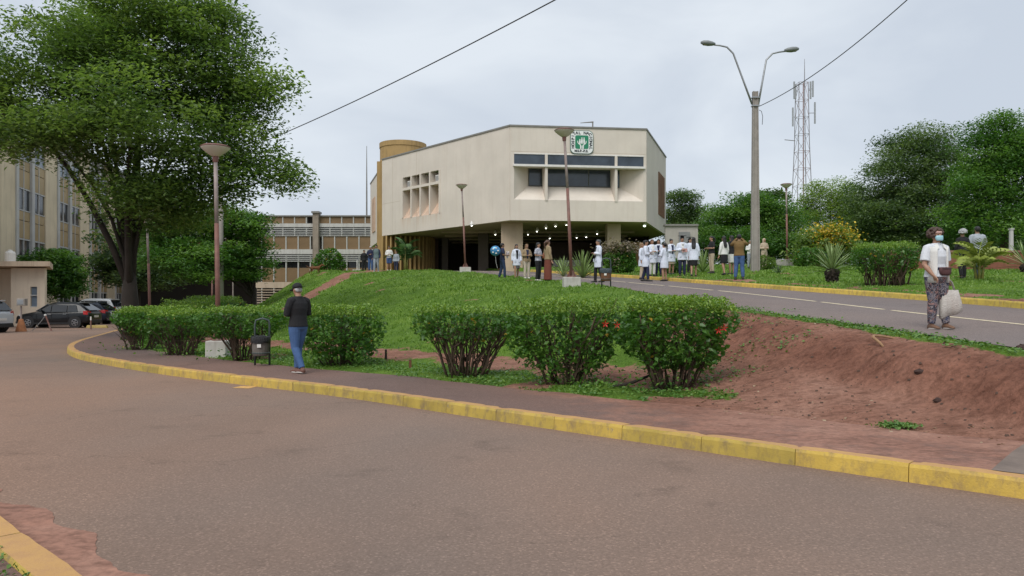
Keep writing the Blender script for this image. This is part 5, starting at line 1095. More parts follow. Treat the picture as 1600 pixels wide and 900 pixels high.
def weeds():
    g = np.random.default_rng(77); n = 90000; y = 8*(26/8)**g.random(n); x = -16+22*g.random(n); dk, sk = line_dist(x, y, KERB); dn, sn = line_dist(x, y, UNEAR)
    clump = fbm(x, y, 1.6, 3); nearb = (dk < 3.6) & (dk > 1.75+.5*(fbm(x, y, 2.2)-.3)); verge = (dn < .5+.5*(clump-.4)) & (sn > 0) & (y < 17)
    patch = (x > 2.3) & (clump > .53+.06*np.clip(x-4.2, 0, 3)) & (y > 11.0) & (y < 16)
    k = (sk < 0) & (((dirt(x, y) < .55) & nearb & (clump > .36)) | verge | (patch & (g.random(n) < .6)))
    x, y = x[k], y[k]; z = height(x, y)[0]; C = np.stack([x, y, z+.012+.035*g.random(len(x))], -1)
    o = leaves('weeds', C, .05, L_weed, None, .75, .9, 0, None, False, 5); tag(o, 'creeping leafy weeds along the footpath and the edge of the driveway')
weeds()
g = np.random.default_rng(41); c = np.stack([g.uniform(-3.6, -2.2, 1500), g.uniform(3.2, 4.6, 1500), .125+.03*g.random(1500)], -1); dd, ss = line_dist(c[:, 0], c[:, 1], NEARK); c = c[(ss < 0) & (dd > .17) & (dd < .17+.35*fbm(c[:, 0], c[:, 1], 3)) & (c[:, 0]+c[:, 1] < 1.40)]
tag(leaves('weeds', c, .03, L_weed, None, .6, .4, -.2, None, False, 51), 'small weeds growing behind the near left kerb')
def litter():
    g = np.random.default_rng(78); n = 2000; y = 7.0*(15/7.0)**g.random(n); x = .5+9*g.random(n); z, ins, onr, dk, _ = height(x, y); k = ins & ~onr & (dk > 1.4) & (dirt(x, y) > .5); x, y, z = x[k], y[k], z[k]
    b = MB()
    for a, c, q in zip(x, y, z):
        s_ = .006+.018*random.random()**3; b.box((a, c, q+s_*.2), (s_*2, s_*1.5, s_), random.random()*3, .6)
    o = b.build('pebbles', mat('pebble', (.12, .07, .05), .9, 30, .4, .2, rnd=.2)); tag(o, 'small clods and pebbles scattered on the bare red soil', kind='stuff')
    C = np.stack([x, y, z+.012], -1)[::3]+np.array([.05, .03, 0]); o = leaves('fallen_leaves', C, .055, leaf_mat('dry leaf', (.16, .09, .045), (.27, .17, .09), (.42, .33, .22), .1), None, .5, 1.2, 0, None, False, 6); tag(o, 'dry leaves scattered on the bare red soil')
litter()
# exposed root, clods, tuft
rx, ry = X(1366, 10.5), 10.5
t = thing('tree_root', 'bent pale root sticking out of the bare red bank', 'root', (rx, ry, ground(rx, ry))); M_root = mat('pale root', (.32, .19, .10), .85, 8, .3, .3)
MB().tube([(.06, -.22, -.06), (.01, -.14, .04), (-.03, -.03, .11), (.02, .05, .13), (.14, .08, .12), (.30, .04, .10), (.42, .02, -.02)], [.014, .02, .022, .02, .016, .012, .008], 8).build('root_stem', M_root, t, smooth=True)
MB().tube([(.1, .3, .0), (.22, .2, .07), (.42, .12, .0)], [.014, .018, .008], 6).build('side_root', M_root, t, smooth=True)
for lab, px, py_, d_, sc_ in (('single dark clod on the bare soil', 1436, 600, 9.2, .06), ('pair of dark clods near the pavement edge', 1465, 616, 8.6, .055), ('dark round stone at the right edge of the bare bank', 1596, 570, 9.0, .08)):
    x_, y_ = X(px, d_), d_; t = thing('clod', lab, 'clod', (x_, y_, ground(x_, y_))); rs = random.Random(px)
    for q in range(3 if 'pair' in lab else 1):
        b = MB(); b.ball((q*.2, q*.06, .01), (sc_*rs.uniform(.8, 1.2), sc_*.8, sc_*.6), 9, 6); b.v = [(v[0]+rs.uniform(-1, 1)*sc_*.16, v[1]+rs.uniform(-1, 1)*sc_*.16, v[2]+rs.uniform(-1, 1)*sc_*.12) for v in b.v]; b.build('lump', mat('dark clod', (.055, .03, .024), .95, 9, .3, .5), t)
x_, y_ = X(1402, 8.0), 8.0; c = np.random.default_rng(4).normal(size=(420, 3))*[.10, .06, .012]+[x_, y_, ground(x_, y_)+.03]
t = thing('grass_tuft', 'small green tuft alone on the bare soil near the kerb', 'tuft', (x_, y_, ground(x_, y_))); leaves('tuft_leaves', c, .045, L_weed, t, .5, .4, -.2, None, True, 3)
for lab, px, d_, h_ in (('short dark wooden stake right of the round bush', 603, 17.0, .28), ('rusty stump stake left of the three big bushes', 641, 15.0, .22)):
    x_, y_ = X(px, d_), d_; t = thing('stake', lab, 'stake', (x_, y_, ground(x_, y_)), 0); MB().box((0, 0, h_/2-.05), (.06, .05, h_), .2, .8).build('post', M_bark if px == 603 else mat('rusty stump', (.16, .07, .035), .9, 6, .3, .3), t, bevel=.006); MB().box((0, 0, h_-.05), (.05, .045, .012), .2).build('cut_top', M_bark2, t)
x_, y_ = X(985, 11.6), 11.6; t = thing('fallen_branch', 'dark fallen branch leaning out from the rightmost big bush', 'branch', (x_, y_, ground(x_, y_))); MB().tube([(-.28, -.05, .03), (0, 0, .07), (.35, .08, .2)], [.02, .026, .02], 7).build('stick', M_bark, t, smooth=True)
# ------------------------------------------------------------------ people
M_skin = mat('light brown skin', (.36, .20, .13), .55, 8, .10, .1); M_skin2 = mat('brown skin', (.26, .135, .085), .55, 8, .10, .1)
M_hairk = mat('black hair', (.010, .008, .007), .45, 30, .4, .6); M_hairb = mat('brown hair', (.085, .035, .018), .45, 30, .4, .6); M_hairl = mat('blond brown hair', (.22, .13, .06), .45, 30, .35, .6); M_hairg = mat('grey hair', (.42, .42, .42), .5, 30, .3, .6)
def cloth(name, c, amt=.12, **k): return mat(name, c, .85, 5, amt, .35, bd=.02, **k)
M_lab = cloth('white lab coat', (.66, .70, .80), .06); M_wh = cloth('white cotton', (.70, .69, .66), .06); M_jean = mat('blue jeans', (.055, .115, .26), .85, 5, .35, .4, bd=.01); M_jeand = cloth('dark jeans', (.022, .045, .105), .25); M_blk = cloth('black cloth', (.011, .011, .013), .25); M_navy = cloth('navy cloth', (.016, .022, .06), .2)
M_olive = cloth('olive brown shirt', (.17, .105, .035)); M_beige = cloth('beige cloth', (.46, .37, .27)); M_brownk = cloth('russet skirt', (.17, .045, .028)); M_tan2 = cloth('tan blouse', (.30, .22, .13)); M_grey = cloth('grey cloth', (.30, .33, .37)); M_vest = cloth('grey green vest', (.12, .17, .17)); M_ltgrey = cloth('light grey trousers', (.28, .32, .36)); M_shoe = mat('dark shoe', (.02, .018, .016), .5, 9, .3, .1); M_sole = mat('pale sole', (.62, .58, .54), .6, 9, .1, .1); M_eye = mat('eye dark', (.02, .012, .01), .2, 9, .1, 0); M_lip = mat('lip', (.30, .10, .08), .5, 9, .1, 0)
def pattern(name, cols, scale):
    m, t, P, N, L = new_mat(name); n = noise(N, L, scale, 3, .6, dist=1.2); r = ramp(N, [(.30+.42*i/(len(cols)-1), c) for i, c in enumerate(cols)]); r.color_ramp.interpolation = 'CONSTANT'; L(n, r.inputs[0]); L(r.outputs[0], P.inputs['Base Color']); P.inputs['Roughness'].default_value = .85; MC[name] = m; return m
M_camo = pattern('patterned leggings', [(.016, .018, .03), (.05, .055, .10), (.22, .19, .20), (.02, .02, .035), (.30, .17, .15), (.06, .07, .12), (.35, .33, .35)], 9)
M_floral = pattern('floral blouse', [(.55, .55, .58), (.62, .62, .66), (.08, .10, .16), (.60, .60, .62), (.30, .12, .14), (.62, .62, .66)], 22)
M_mask = mat('blue face mask', (.34, .60, .68), .7, 12, .08, .3)
def hand(b, wr, el, s_, k=1.0, curl=.4):
    wr, el = Vector(wr), Vector(el); ax = (wr-el).normalized(); side = ax.cross(Vector((0, -1, 0)))
    if side.length < .2: side = ax.cross(Vector((0, 0, 1)))
    side.normalize(); nrm = side.cross(ax).normalized()
    pal = wr+ax*.05; b.rings([[wr+ax*t+(side*.0+nrm*math.cos(j*math.pi/4)*w_+side*math.sin(j*math.pi/4)*th) for j in range(8)] for t, w_, th in ((-.01, .027, .021), (.03, .036, .019), (.075, .041, .017), (.095, .037, .013))])
    cd = side*s_
    for i, (o, L_) in enumerate(((-.030, .070), (-.010, .080), (.010, .076), (.028, .060))):
        p0 = wr+ax*.085+nrm*o; p1 = p0+ax*L_*.45-cd*L_*.12*curl; p2 = p1+ax*L_*.33-cd*L_*.45*curl; p3 = p2+ax*L_*.18-cd*L_*.5*curl; b.tube([p0, p1, p2, p3], [.0098*k, .009*k, .0082*k, .006*k], 6)
    p0 = wr+ax*.025-nrm*.026; b.tube([p0, p0+ax*.035-nrm*.026, p0+ax*.068-nrm*.030-cd*.012], [.0125*k, .0105*k, .008*k], 6)
GH = {}
def person(label, px, d, H=1.70, rz=0, fem=False, top=None, topm=None, sleeve='long', bot='trousers', botm=None, hair='short', hairm=None, arms=None, legs=None, shoes=M_shoe, skin=M_skin, skl=.5, coatl=.62, group=None, fine=False, dz=0, extras=None, head=0, bulk=1.0, x=None, lean=0):
    x_ = X(px, d) if x is None else x; z = ground(x_, d)+dz; k = H/1.72
    root = thing('person', label, 'person', (x_, d, z), R(rz), group); root.scale = (k, k, k)
    v = .009 if fine else .016; sw = (.155 if fem else .178)*bulk; hip = .088
    A = arms or {}; Lg = legs or {}
    J = {}
    for s_, n in ((-1, 'r'), (1, 'l')):      # r is the figure's own right (-x when it faces the camera)
        J['s'+n] = Vector((s_*sw, .01, 1.405)); J['e'+n] = Vector(A.get('e'+n, (s_*(sw+.055), .025, 1.125))); J['w'+n] = Vector(A.get('w'+n, (s_*(sw+.065), -.05, .885)))
        J['h'+n] = Vector((s_*hip, 0, .90)); J['k'+n] = Vector(Lg.get('k'+n, (s_*.092, -.015, .49))); J['a'+n] = Vector(Lg.get('a'+n, (s_*.098, .02, .085)))
    bk = bulk
    tor = [(.83, .13*bk, .09*bk), (.92, .165*bk, .112*bk), (1.02, .150*bk, .10*bk), (1.12, (.125 if fem else .142)*bk, .092*bk), (1.25, (.142 if fem else .16)*bk, .11*bk, 0, -.008 if fem else 0), (1.35, sw*.93, .10*bk), (1.41, sw*.80, .083), (1.445, sw*.52, .068), (1.47, .075, .062), (1.49, .058, .058, 0, .005), (1.545, .053, .056, 0, -.005)]
    hd = [(1.525, .040, .045, 0, -.045), (1.55, .056, .070, 0, -.022), (1.585, .068, .088, 0, -.008), (1.625, .074, .096, 0, 0), (1.665, .074, .098, 0, .004), (1.695, .062, .082, 0, .006), (1.714, .038, .05, 0, .008), (1.72, .012, .018, 0, .008)]
    b = MB(); b.ell(tor, 16); hb = MB(); hb.ell(hd, 16)
    hb.ball((0, -.098, 1.605), (.013, .018, .024), 8, 5); hb.ball((0, -.086, 1.56), (.026, .012, .008), 8, 5)
    for s_ in (-1, 1): hb.ball((s_*.075, .008, 1.61), (.010, .020, .032), 8, 5); hb.ball((s_*.03, -.086, 1.645), (.020, .010, .007), 7, 4)
    if head or lean:
        Mh = Matrix.Translation((0, 0, 1.5)) @ Matrix.Rotation(R(head), 4, 'Z') @ Matrix.Rotation(R(lean), 4, 'X') @ Matrix.Translation((0, 0, -1.5))
    else: Mh = Matrix.Identity(4)
    hb.xform(Mh); b.add(hb.v, hb.f)
    for n, s_ in (('r', -1), ('l', 1)):
        sh, e, w_ = J['s'+n], J['e'+n], J['w'+n]
        b.tube([sh-Vector((s_*.06, 0, -.01)), sh+Vector((-s_*.012, 0, -.01)), sh.lerp(e, .5), e, e.lerp(w_, .35), w_, w_.lerp(e, -.04)], [.05*bk, .054*bk, .046*bk, .039*bk, .040*bk, .026, .024], 10)
        hand(b, w_, e, s_, 1.15 if not fine else 1.0, .5)
        h_, kn, an = J['h'+n], J['k'+n], J['a'+n]
        b.tube([h_+Vector((0, 0, .03)), h_.lerp(kn, .25), h_.lerp(kn, .7), kn, kn.lerp(an, .3), kn.lerp(an, .7), an, an-Vector((0, 0, .03))], [.088*bk, .085*bk, .066*bk, .053*bk, .055*bk, .042, .034, .036], 10)
        b.rings([[(an.x+a_*math.cos(j*math.pi/5), an.y+yy, max(an.z-.07+zz+h2*math.sin(j*math.pi/5), .004)) for j in range(10)] for yy, a_, h2, zz in ((.065, .022, .022, .005), (.05, .034, .04, .02), (-.02, .037, .045, .025), (-.10, .042, .028, .005), (-.16, .034, .017, -.003), (-.185, .015, .01, -.005))])
    b.build('body', skin, root, remesh=v)
    # clothes
    def sleeve_pts(mb, n, to, fat):
        sh, e, w_ = J['s'+n], J['e'+n], J['w'+n]; s_ = -1 if n == 'r' else 1
        pts = [sh+Vector((-s_*.085, 0, .012)), sh+Vector((-s_*.02, 0, -.012)), sh.lerp(e, .5)]; rd = [.054*bk+fat, .062*bk+fat, .054*bk+fat]
        if to == 'short': pts = pts[:2]+[sh.lerp(e, .35), sh.lerp(e, .78)]; rd = rd[:2]+[.056*bk+fat, .060*bk+fat]
        else: pts += [e, e.lerp(w_, .5), e.lerp(w_, .95)]; rd += [.046*bk+fat, .044+fat, .036+fat]
        mb.tube(pts, rd, 10)
    def upper(m_, zlow, fat, flare=0, to='long', name='top'):
        c = MB(); t_ = [q for q in tor if q[0] > zlow+.04 and q[0] < 1.48]+[(1.488, .064, .060)]; low = []
        if zlow < .84: low = [(zlow, .175*bk+flare, .13*bk+flare*.8), (.82, .178*bk+flare*.5, .125*bk+flare*.4)]; t_ = [q for q in t_ if q[0] > .84]
        else: low = [(zlow, .172*bk, .118*bk)] if zlow < .97 else [(zlow, t_[0][1]+.004, t_[0][2]+.004)]
        c.ell([(q[0], q[1]+fat, q[2]+fat) for q in low]+[(q[0], q[1]+fat, q[2]+fat, *(q[3:])) for q in t_], 18)
        if to: [sleeve_pts(c, n, to, fat*.6) for n in 'rl']
        return c.build(name, m_, root, remesh=v*1.0)
    def trousers(m_, to=0, fat=.014, name='trousers'):
        c = MB(); c.ell([(.80, .10*bk, .075*bk), (.86, .15*bk+fat, .105*bk+fat), (.93, .168*bk+fat, .114*bk+fat), (1.03, .148*bk+fat, .10*bk+fat)], 16)
        for n in 'rl':
            h_, kn, an = J['h'+n], J['k'+n], J['a'+n]
            if to: c.tube([h_, h_.lerp(kn, .3), kn+Vector((0, 0, .03))], [.09*bk+fat, .09*bk+fat, .075*bk+fat], 12)
            else: c.tube([h_, h_.lerp(kn, .25), h_.lerp(kn, .65), kn, kn.lerp(an, .45), an.lerp(kn, .02)], [.09*bk+fat, .088*bk+fat, .070*bk+fat, .058*bk+fat, .056*bk+fat, .046+fat], 12)
        return c.build(name, m_, root, remesh=v*1.0)
    def skirt(m_, zl, fl, name='skirt'):
        c = MB(); c.ell([(zl, .15*bk+fl, .12*bk+fl*.8), ((zl+.9)/2, .17*bk+fl*.5, .13*bk+fl*.4), (.92, .175*bk, .122*bk), (1.04, .148*bk, .10*bk)], 20); return c.build(name, m_, root, remesh=v)
    if bot == 'trousers': trousers(botm)
    elif bot == 'shorts': trousers(botm, 1, .02, 'shorts')
    elif bot == 'skirt': skirt(botm, skl, .01 if skl > .3 else .05)
    if top == 'shirt': upper(topm, .90, .020, 0, sleeve, 'shirt')
    elif top == 'coat':
        inner = (extras or {}).get('under', M_blk); upper(inner, .95, .006, 0, None, 'shirt')
        c = upper(topm, coatl, .026, .012, sleeve, 'coat')
        if not (extras or {}).get('closed'):
            MB().ell([(1.0, .035, .02, 0, -.128*bk), (1.25, .05, .02, 0, -.134*bk), (1.43, .075, .03, 0, -.095)], 10).build('shirt_front', inner, root)
        for s_ in (-1, 1): MB().box((s_*.105, -.148*bk-.012, .90), (.10, .012, .12)).build('pocket', topm, root, bevel=.004)
    elif top == 'vest':
        upper((extras or {}).get('under', M_navy), .92, .014, 0, 'long', 'shirt'); upper(topm, .88, .030, 0, None, 'vest')
    # hair
    hm = hairm or M_hairk; c = MB()
    capr = [(1.60, .082, .085, 0, .030), (1.64, .084, .104, 0, .016), (1.675, .082, .108, 0, .008), (1.71, .064, .086, 0, .006), (1.735, .030, .042, 0, .006)]
    if hair in ('short', 'long', 'tail', 'bun'): c.ell(capr, 16)
    if hair == 'short': c.ell([(1.555, .060, .045, 0, .048), (1.60, .079, .072, 0, .034), (1.64, .083, .090, 0, .02)], 14)
    if hair == 'long': c.ell([(1.20, .07, .022, 0, .118), (1.32, .10, .035, 0, .105), (1.45, .098, .055, 0, .065), (1.55, .090, .07, 0, .045), (1.64, .085, .09, 0, .02)], 14)
    if hair == 'tail': c.ell([(1.54, .05, .04, 0, .05), (1.64, .083, .095, 0, .02)], 12); c.tube([(0, .1, 1.66), (0, .16, 1.60), (0, .155, 1.45), (0, .13, 1.32)], [.035, .038, .032, .012], 9)
    if hair == 'bun': c.ball((0, .08, 1.72), (.05, .05, .045), 10, 6); c.ell([(1.55, .055, .04, 0, .05), (1.64, .083, .095, 0, .02)], 12)
    if hair == 'curly':
        rs = random.Random(3)
        for q in range(110):
            a = rs.uniform(0, 2*math.pi); e = rs.uniform(-.35, 1.4); p = Vector((math.cos(a)*math.cos(e)*.112, math.sin(a)*math.cos(e)*.12+.03, 1.645+.105*math.sin(e)))
            if p.y < -.055 and p.z < 1.70: continue
            c.ball(p, rs.uniform(.024, .036), 7, 5)
    if c.v: c.xform(Mh).build('hair', hm, root, remesh=0 if hair == 'curly' else (.008 if fine else .012), smooth=True)
    if hair == 'cap':
        MB().ell([(1.56, .062, .045, 0, .046), (1.63, .080, .09, 0, .02)], 14).xform(Mh).build('hair', M_hairk if hairm is None else hairm, root, smooth=True)
        co = MB().ell([(1.635, .086, .106, 0, .008), (1.67, .087, .108, 0, .008), (1.72, .072, .092, 0, .008), (1.745, .035, .05, 0, .008), (1.75, .008, .01, 0, .008)], 18).xform(Mh).build('cap', M_blk, root, smooth=True)
        MB().ell([(1.635, .070, .075, 0, -.12), (1.643, .072, .078, 0, -.118), (1.652, .066, .07, 0, -.112)], 18).xform(Mh).build('peak', M_blk, co, smooth=True)
    if hair == 'hood':
        MB().ell([(1.46, .10, .09, 0, .02), (1.56, .095, .09, 0, .03), (1.64, .095, .105, 0, .022), (1.70, .08, .095, 0, .015), (1.745, .03, .04, 0, .015)], 16).xform(Mh).build('hood', topm, root, smooth=True)
    for s_ in (-1, 1): MB().ball((s_*.030, -.091, 1.632), (.011, .006, .0065), 8, 5).xform(Mh).build('eye', M_eye, root)
    if not (extras or {}).get('mask'): MB().ball((0, -.094, 1.565), (.024, .008, .007), 8, 5).xform(Mh).build('mouth', M_lip, root)
    # shoes
    for n in 'rl':
        an = J['a'+n]; zz0 = an.z-.085; so_ = MB(); so_.rings([[(an.x+a_*math.cos(j*math.pi/6), an.y+yy, max(zz0+zc_+h2*math.sin(j*math.pi/6), zz0+.002)) for j in range(12)] for yy, a_, h2, zc_ in ((.075, .028, .03, .03), (.055, .041, .05, .04), (-.02, .043, .052, .042), (-.09, .049, .038, .03), (-.16, .044, .026, .024), (-.197, .022, .014, .018))])
        sh_ = so_.build('shoe', shoes, root, smooth=True)
        MB().ell([(zz0+.0, .046, .132, an.x, an.y-.06), (zz0+.02, .048, .136, an.x, an.y-.06)], 14).build('sole', M_sole if shoes is not M_shoe else M_plas, sh_)
    if extras and extras.get('fn'): extras['fn'](root, J, v)
    return root
def V(*a): return Vector(a)
# 1 the man on the footpath, back to the camera and turned left, looking down at something in his hands
def man_x(root, J, v):
    MB().box((.0, -.33, 1.16), (.075, .012, .15), 0).build('phone', M_plas, root, bevel=.004)
    MB().box((0, .012, 1.672), (.18, .20, .006)).build('cap_seam', M_plas, root)
M_sneak = mat('red brown sneaker', (.16, .07, .05), .7, 9, .2, .2)
person('man in black sweater, cap and blue jeans walking on the footpath', 466, 14.15, 1.69, 232, False, 'shirt', M_blk, 'long', 'trousers', M_jean, 'cap', M_hairg, {'er': (-.26, -.02, 1.16), 'wr': (-.06, -.27, 1.13), 'el': (.25, -.02, 1.15), 'wl': (.06, -.26, 1.14)}, {'kr': (-.075, -.10, .49), 'ar': (-.035, -.08, .09), 'kl': (.085, .02, .49), 'al': (.06, .20, .11)}, M_sneak, fine=True, extras={'fn': man_x}, lean=14, bulk=1.1)
# 2 the woman on the driveway
def woman_x(root, J, v):
    m = MB(); m.ell([(1.528, .052, .030, 0, -.082), (1.55, .066, .042, 0, -.078), (1.585, .072, .046, 0, -.068), (1.615, .060, .034, 0, -.082)], 16).build('face_mask', M_mask, root, smooth=True)
    for s_ in (-1, 1): MB().tube([(s_*.062, -.07, 1.60), (s_*.080, .0, 1.625)], .003, 5).build('mask_loop', M_wh, root)
    hb_ = MB(); hb_.ell([(1.655, .080, .104, 0, .002), (1.672, .083, .107, 0, .004), (1.690, .078, .100, 0, .005)], 18); hb_.build('headband', cloth('pink headband', (.52, .34, .30)), root, smooth=True)
    # open white shirt over a white vest
    c = MB()
    for s_ in (-1, 1):
        c.rings([[(s_*(.085+.02*q+.02*(z < 1.0)), -.125-.03*math.sin(q*2.2)-.01*q, z) if q < 1.01 else (0, 0, 0) for q in (0, .35, .7, 1.0)]+[(s_*(.19+.012*(z < 1.0)), -.045, z), (s_*.18, -.035, z), (s_*.10, -.10, z)] for z in (.80, .92, 1.05, 1.2, 1.32, 1.42)])
    c.build('shirt_flap', M_wh, root, smooth=True)
    for s_ in (-1, 1): MB().add([V(s_*.05, -.085, 1.47), V(s_*.10, -.085, 1.44), V(s_*.09, -.128, 1.36), V(s_*.045, -.125, 1.40), V(s_*.05, -.09, 1.48), V(s_*.11, -.09, 1.445), V(s_*.092, -.14, 1.362), V(s_*.045, -.137, 1.402)], [(0, 1, 2, 3), (7, 6, 5, 4), (0, 1, 5, 4), (1, 2, 6, 5), (2, 3, 7, 6), (3, 0, 4, 7)]).build('collar', M_wh, root)
    b = MB(); b.ell([(.925, .06, .035, .045, -.165), (.95, .10, .05, .045, -.165), (1.01, .115, .05, .045, -.16), (1.065, .105, .035, .045, -.155)], 16); w_ = b.build('waist_bag', cloth('maroon waist bag', (.085, .035, .035)), root, smooth=True)
    MB().tube([(-.05, -.212, 1.04), (.14, -.208, 1.04)], .005, 5).build('zip', M_blk, w_); MB().ell([(1.02, .182, .136, 0, -.005), (1.065, .178, .132, 0, -.005)], 20).build('strap', M_navy, w_)
    MB().tube([(-.035, -.075, 1.50), (0, -.105, 1.46), (.035, -.075, 1.50)], .004, 5).build('necklace', M_chrome, root)
person('woman in white shirt, face mask and patterned leggings on the driveway', 1463, 11.45, 1.52, 8, True, 'shirt', cloth('white vest', (.62, .64, .68), .05), 'short', 'trousers', M_camo, 'curly', mat('curly brown hair', (.075, .042, .030), .6, 30, .4, .5), {'er': (-.245, -.02, 1.11), 'wr': (-.185, -.16, .93), 'el': (.235, .06, 1.13), 'wl': (.265, .05, .90)}, {'kr': (-.09, -.03, .49), 'ar': (-.11, -.02, .085), 'kl': (.10, -.04, .50), 'al': (.13, -.07, .09)}, mat('brown shoe', (.16, .085, .05), .7, 9, .25, .2), fine=True, extras={'fn': woman_x, 'mask': 1}, bulk=1.16)
wx, wy = X(1488, 11.3), 11.4; zb = ground(wx, wy)
t = thing('carrier_bag', 'crumpled pale plastic carrier bag hanging from the hand of the masked woman', 'bag', (wx, wy, zb)); rs_ = random.Random(2); c = MB(); jit = lambda a: rs_.uniform(-a, a)
c.rings([[(.165*k_*math.copysign(abs(math.cos(j*math.pi/10))**.6, math.cos(j*math.pi/10))+.05*(1-z)+jit(.007), .06*k2*math.copysign(abs(math.sin(j*math.pi/10))**.6, math.sin(j*math.pi/10))+jit(.008), z+.06*math.cos(j*math.pi/10)*(z < .3)+jit(.005)) for j in range(20)] for z, k_, k2 in ((.21, .9, .7), (.23, 1.0, 1.0), (.32, 1.0, 1.25), (.42, .95, 1.1), (.52, .86, .7), (.60, .74, .35))])
c.build('sack', mat('pale plastic', (.50, .46, .42), .35, 5, .2, .6, streak=((.34, .22, .17), .6), bd=.03), t, smooth=True)
for s_ in (-1, 1): MB().tube([(.09, s_*.015, .60), (.05, s_*.01, .72), (-.02, 0, .79), (-.06, s_*.01, .70), (-.07, s_*.015, .59)], .008, 5).build('handle', MC['pale plastic'], t, smooth=True)
# group beside the leaning lamp post
hold = {'er': (-.235, 0, 1.14), 'wr': (-.08, -.22, 1.14), 'el': (.235, 0, 1.14), 'wl': (.08, -.22, 1.16)}
fold = {'er': (-.22, -.02, 1.13), 'wr': (.02, -.17, 1.14), 'el': (.22, -.02, 1.13), 'wl': (-.02, -.18, 1.18)}
step = {'kr': (-.09, -.09, .50), 'ar': (-.09, -.10, .085), 'kl': (.09, .03, .48), 'al': (.09, .15, .10)}
GA, GB_, GC, GL = 'people talking by the leaning lamp post', 'students gathered in white coats', 'people gathered near the concrete pole', 'people walking left of the hospital'
def flowers_x(root, J, v):
    b = MB(); b.ell([(1.0, .03, .03, .05, -.25), (1.12, .06, .06, .05, -.26), (1.25, .10, .09, .05, -.27)], 10); o = b.build('bouquet_wrap', cloth('pale wrapping', (.66, .60, .62)), root)
    for k_ in range(7): MB().ball((.05+.06*math.cos(k_), -.27+.05*math.sin(k_), 1.27+.02*(k_ % 3)), .032, 7, 5).build('flower', MC['pale wrapping'], o)
person('man in dark navy shirt and blue jeans holding a bouquet and a blue balloon', 785, 36.6, 1.74, 100, False, 'shirt', M_navy, 'short', 'trousers', M_jeand, 'short', None, hold, step, group=GA, skin=M_skin2, extras={'fn': flowers_x})
x_, y_ = X(774, 36.2), 36.2; zz = Z(392, 36.2); t = thing('balloon', 'round shiny blue balloon beside the man in navy', 'balloon', (x_, y_, zz)); mb_ = mat('blue foil', (.06, .24, .46), .15, 5, .25, .1, .35)
MB().ball((0, 0, 0), (.25, .13, .25), 20, 12).build('balloon_skin', mb_, t, smooth=True)
for q in range(5): a = q*1.257; o = MB().ball((.13*math.cos(a), -.105, .13*math.sin(a)), (.05, .02, .04), 8, 5).build('white_spot', M_white, t, smooth=True)
MB().tube([(0, 0, -.24), (.04, 0, -.6), (.10, 0, -.85)], .006, 5).build('ribbon', M_white, t)
person('woman in white lab coat with long dark hair beside the balloon man', 807, 36, 1.68, 15, True, 'coat', M_lab, 'long', 'skirt', cloth('grey skirt', (.13, .13, .14)), 'long', None, None, step, group=GA, skl=.52, coatl=.66)
person('woman in tan blouse and cream trousers with fair hair', 823, 35, 1.62, 20, True, 'coat', M_tan2, 'long', 'trousers', cloth('cream trousers', (.52, .45, .36)), 'long', M_hairl, hold, None, group=GA, coatl=.86, shoes=M_sole, extras={'under': M_navy})
person('woman in floral blouse and black trousers seen from the side', 841, 32.5, 1.68, 55, True, 'shirt', M_floral, 'short', 'trousers', M_blk, 'long', None, hold, None, group=GA, shoes=M_sole)
def bag_x(root, J, v):
    MB().ell([(.95, .05, .11, .22, .0), (1.0, .06, .13, .22, 0), (1.18, .05, .11, .21, 0), (1.22, .02, .08, .2, 0)], 12).build('handbag', mat('brown leather', (.22, .07, .03), .5, 6, .2, .2), root, smooth=True); MB().tube([(.2, .06, 1.2), (.15, .03, 1.45), (.2, -.05, 1.2)], .01, 5).build('bag_strap', MC['brown leather'], root)
person('woman in tan top and long russet skirt carrying a brown handbag', 856, 31.2, 1.72, 120, True, 'shirt', M_tan2, 'long', 'skirt', M_brownk, 'tail', M_hairb, None, None, group=GA, skl=.06, extras={'fn': bag_x})
person('grey haired man in white coat and black trousers, arms folded, beside the brown bin', 935, 30.5, 1.74, -75, False, 'coat', M_lab, 'long', 'trousers', M_blk, 'short', mat('dark grey hair', (.07, .07, .07), .5, 30, .3, .5), fold, step, group=GA, coatl=.60)
# students in white coats
person('man in white coat and navy trousers at the near left of the students', 1009, 31.6, 1.74, 75, False, 'coat', M_lab, 'long', 'trousers', M_navy, 'short', None, fold, step, group=GB_, coatl=.60)
person('fair haired woman half hidden behind the man at the left of the students', 1003, 34, 1.66, 60, True, 'coat', M_lab, 'long', 'trousers', M_beige, 'long', M_hairl, None, None, group=GB_)
person('woman in white coat and white trousers facing the camera', 1019, 34.5, 1.70, 10, True, 'coat', M_lab, 'long', 'trousers', M_wh, 'long', M_hairb, hold, None, group=GB_, extras={'under': M_wh})
person('woman in open white coat over dark clothes with long black hair', 1029, 35, 1.70, -15, True, 'coat', M_lab, 'long', 'trousers', M_navy, 'long', None, hold, None, group=GB_, extras={'under': M_navy})
person('woman in white coat with bare legs and tied black hair, seen from behind', 1038, 31.8, 1.64, -140, True, 'coat', M_lab, 'long', 'skirt', M_lab, 'tail', None, hold, None, group=GB_, skl=.58, coatl=.58)
person('smiling woman in white coat over a navy top behind the others', 1049, 36, 1.70, 20, True, 'coat', M_lab, 'long', 'skirt', M_beige, 'bun', None, hold, None, group=GB_, extras={'under': M_navy}, skl=.5)
def grad_x(root, J, v):
    c = MB().box((0, 0, 1.775), (.27, .27, .014), .5).build('mortarboard', M_blk, root); MB().ell([(1.68, .084, .105, 0, .005), (1.77, .078, .095, 0, .005)], 14).build('cap_band', M_blk, root); MB().box((0, -.135, 1.22), (.035, .012, .36), 0).build('tie', M_navy, root); MB().box((.05, -.27, 1.12), (.22, .02, .16)).build('folder', cloth('pink folder', (.55, .30, .28)), root)
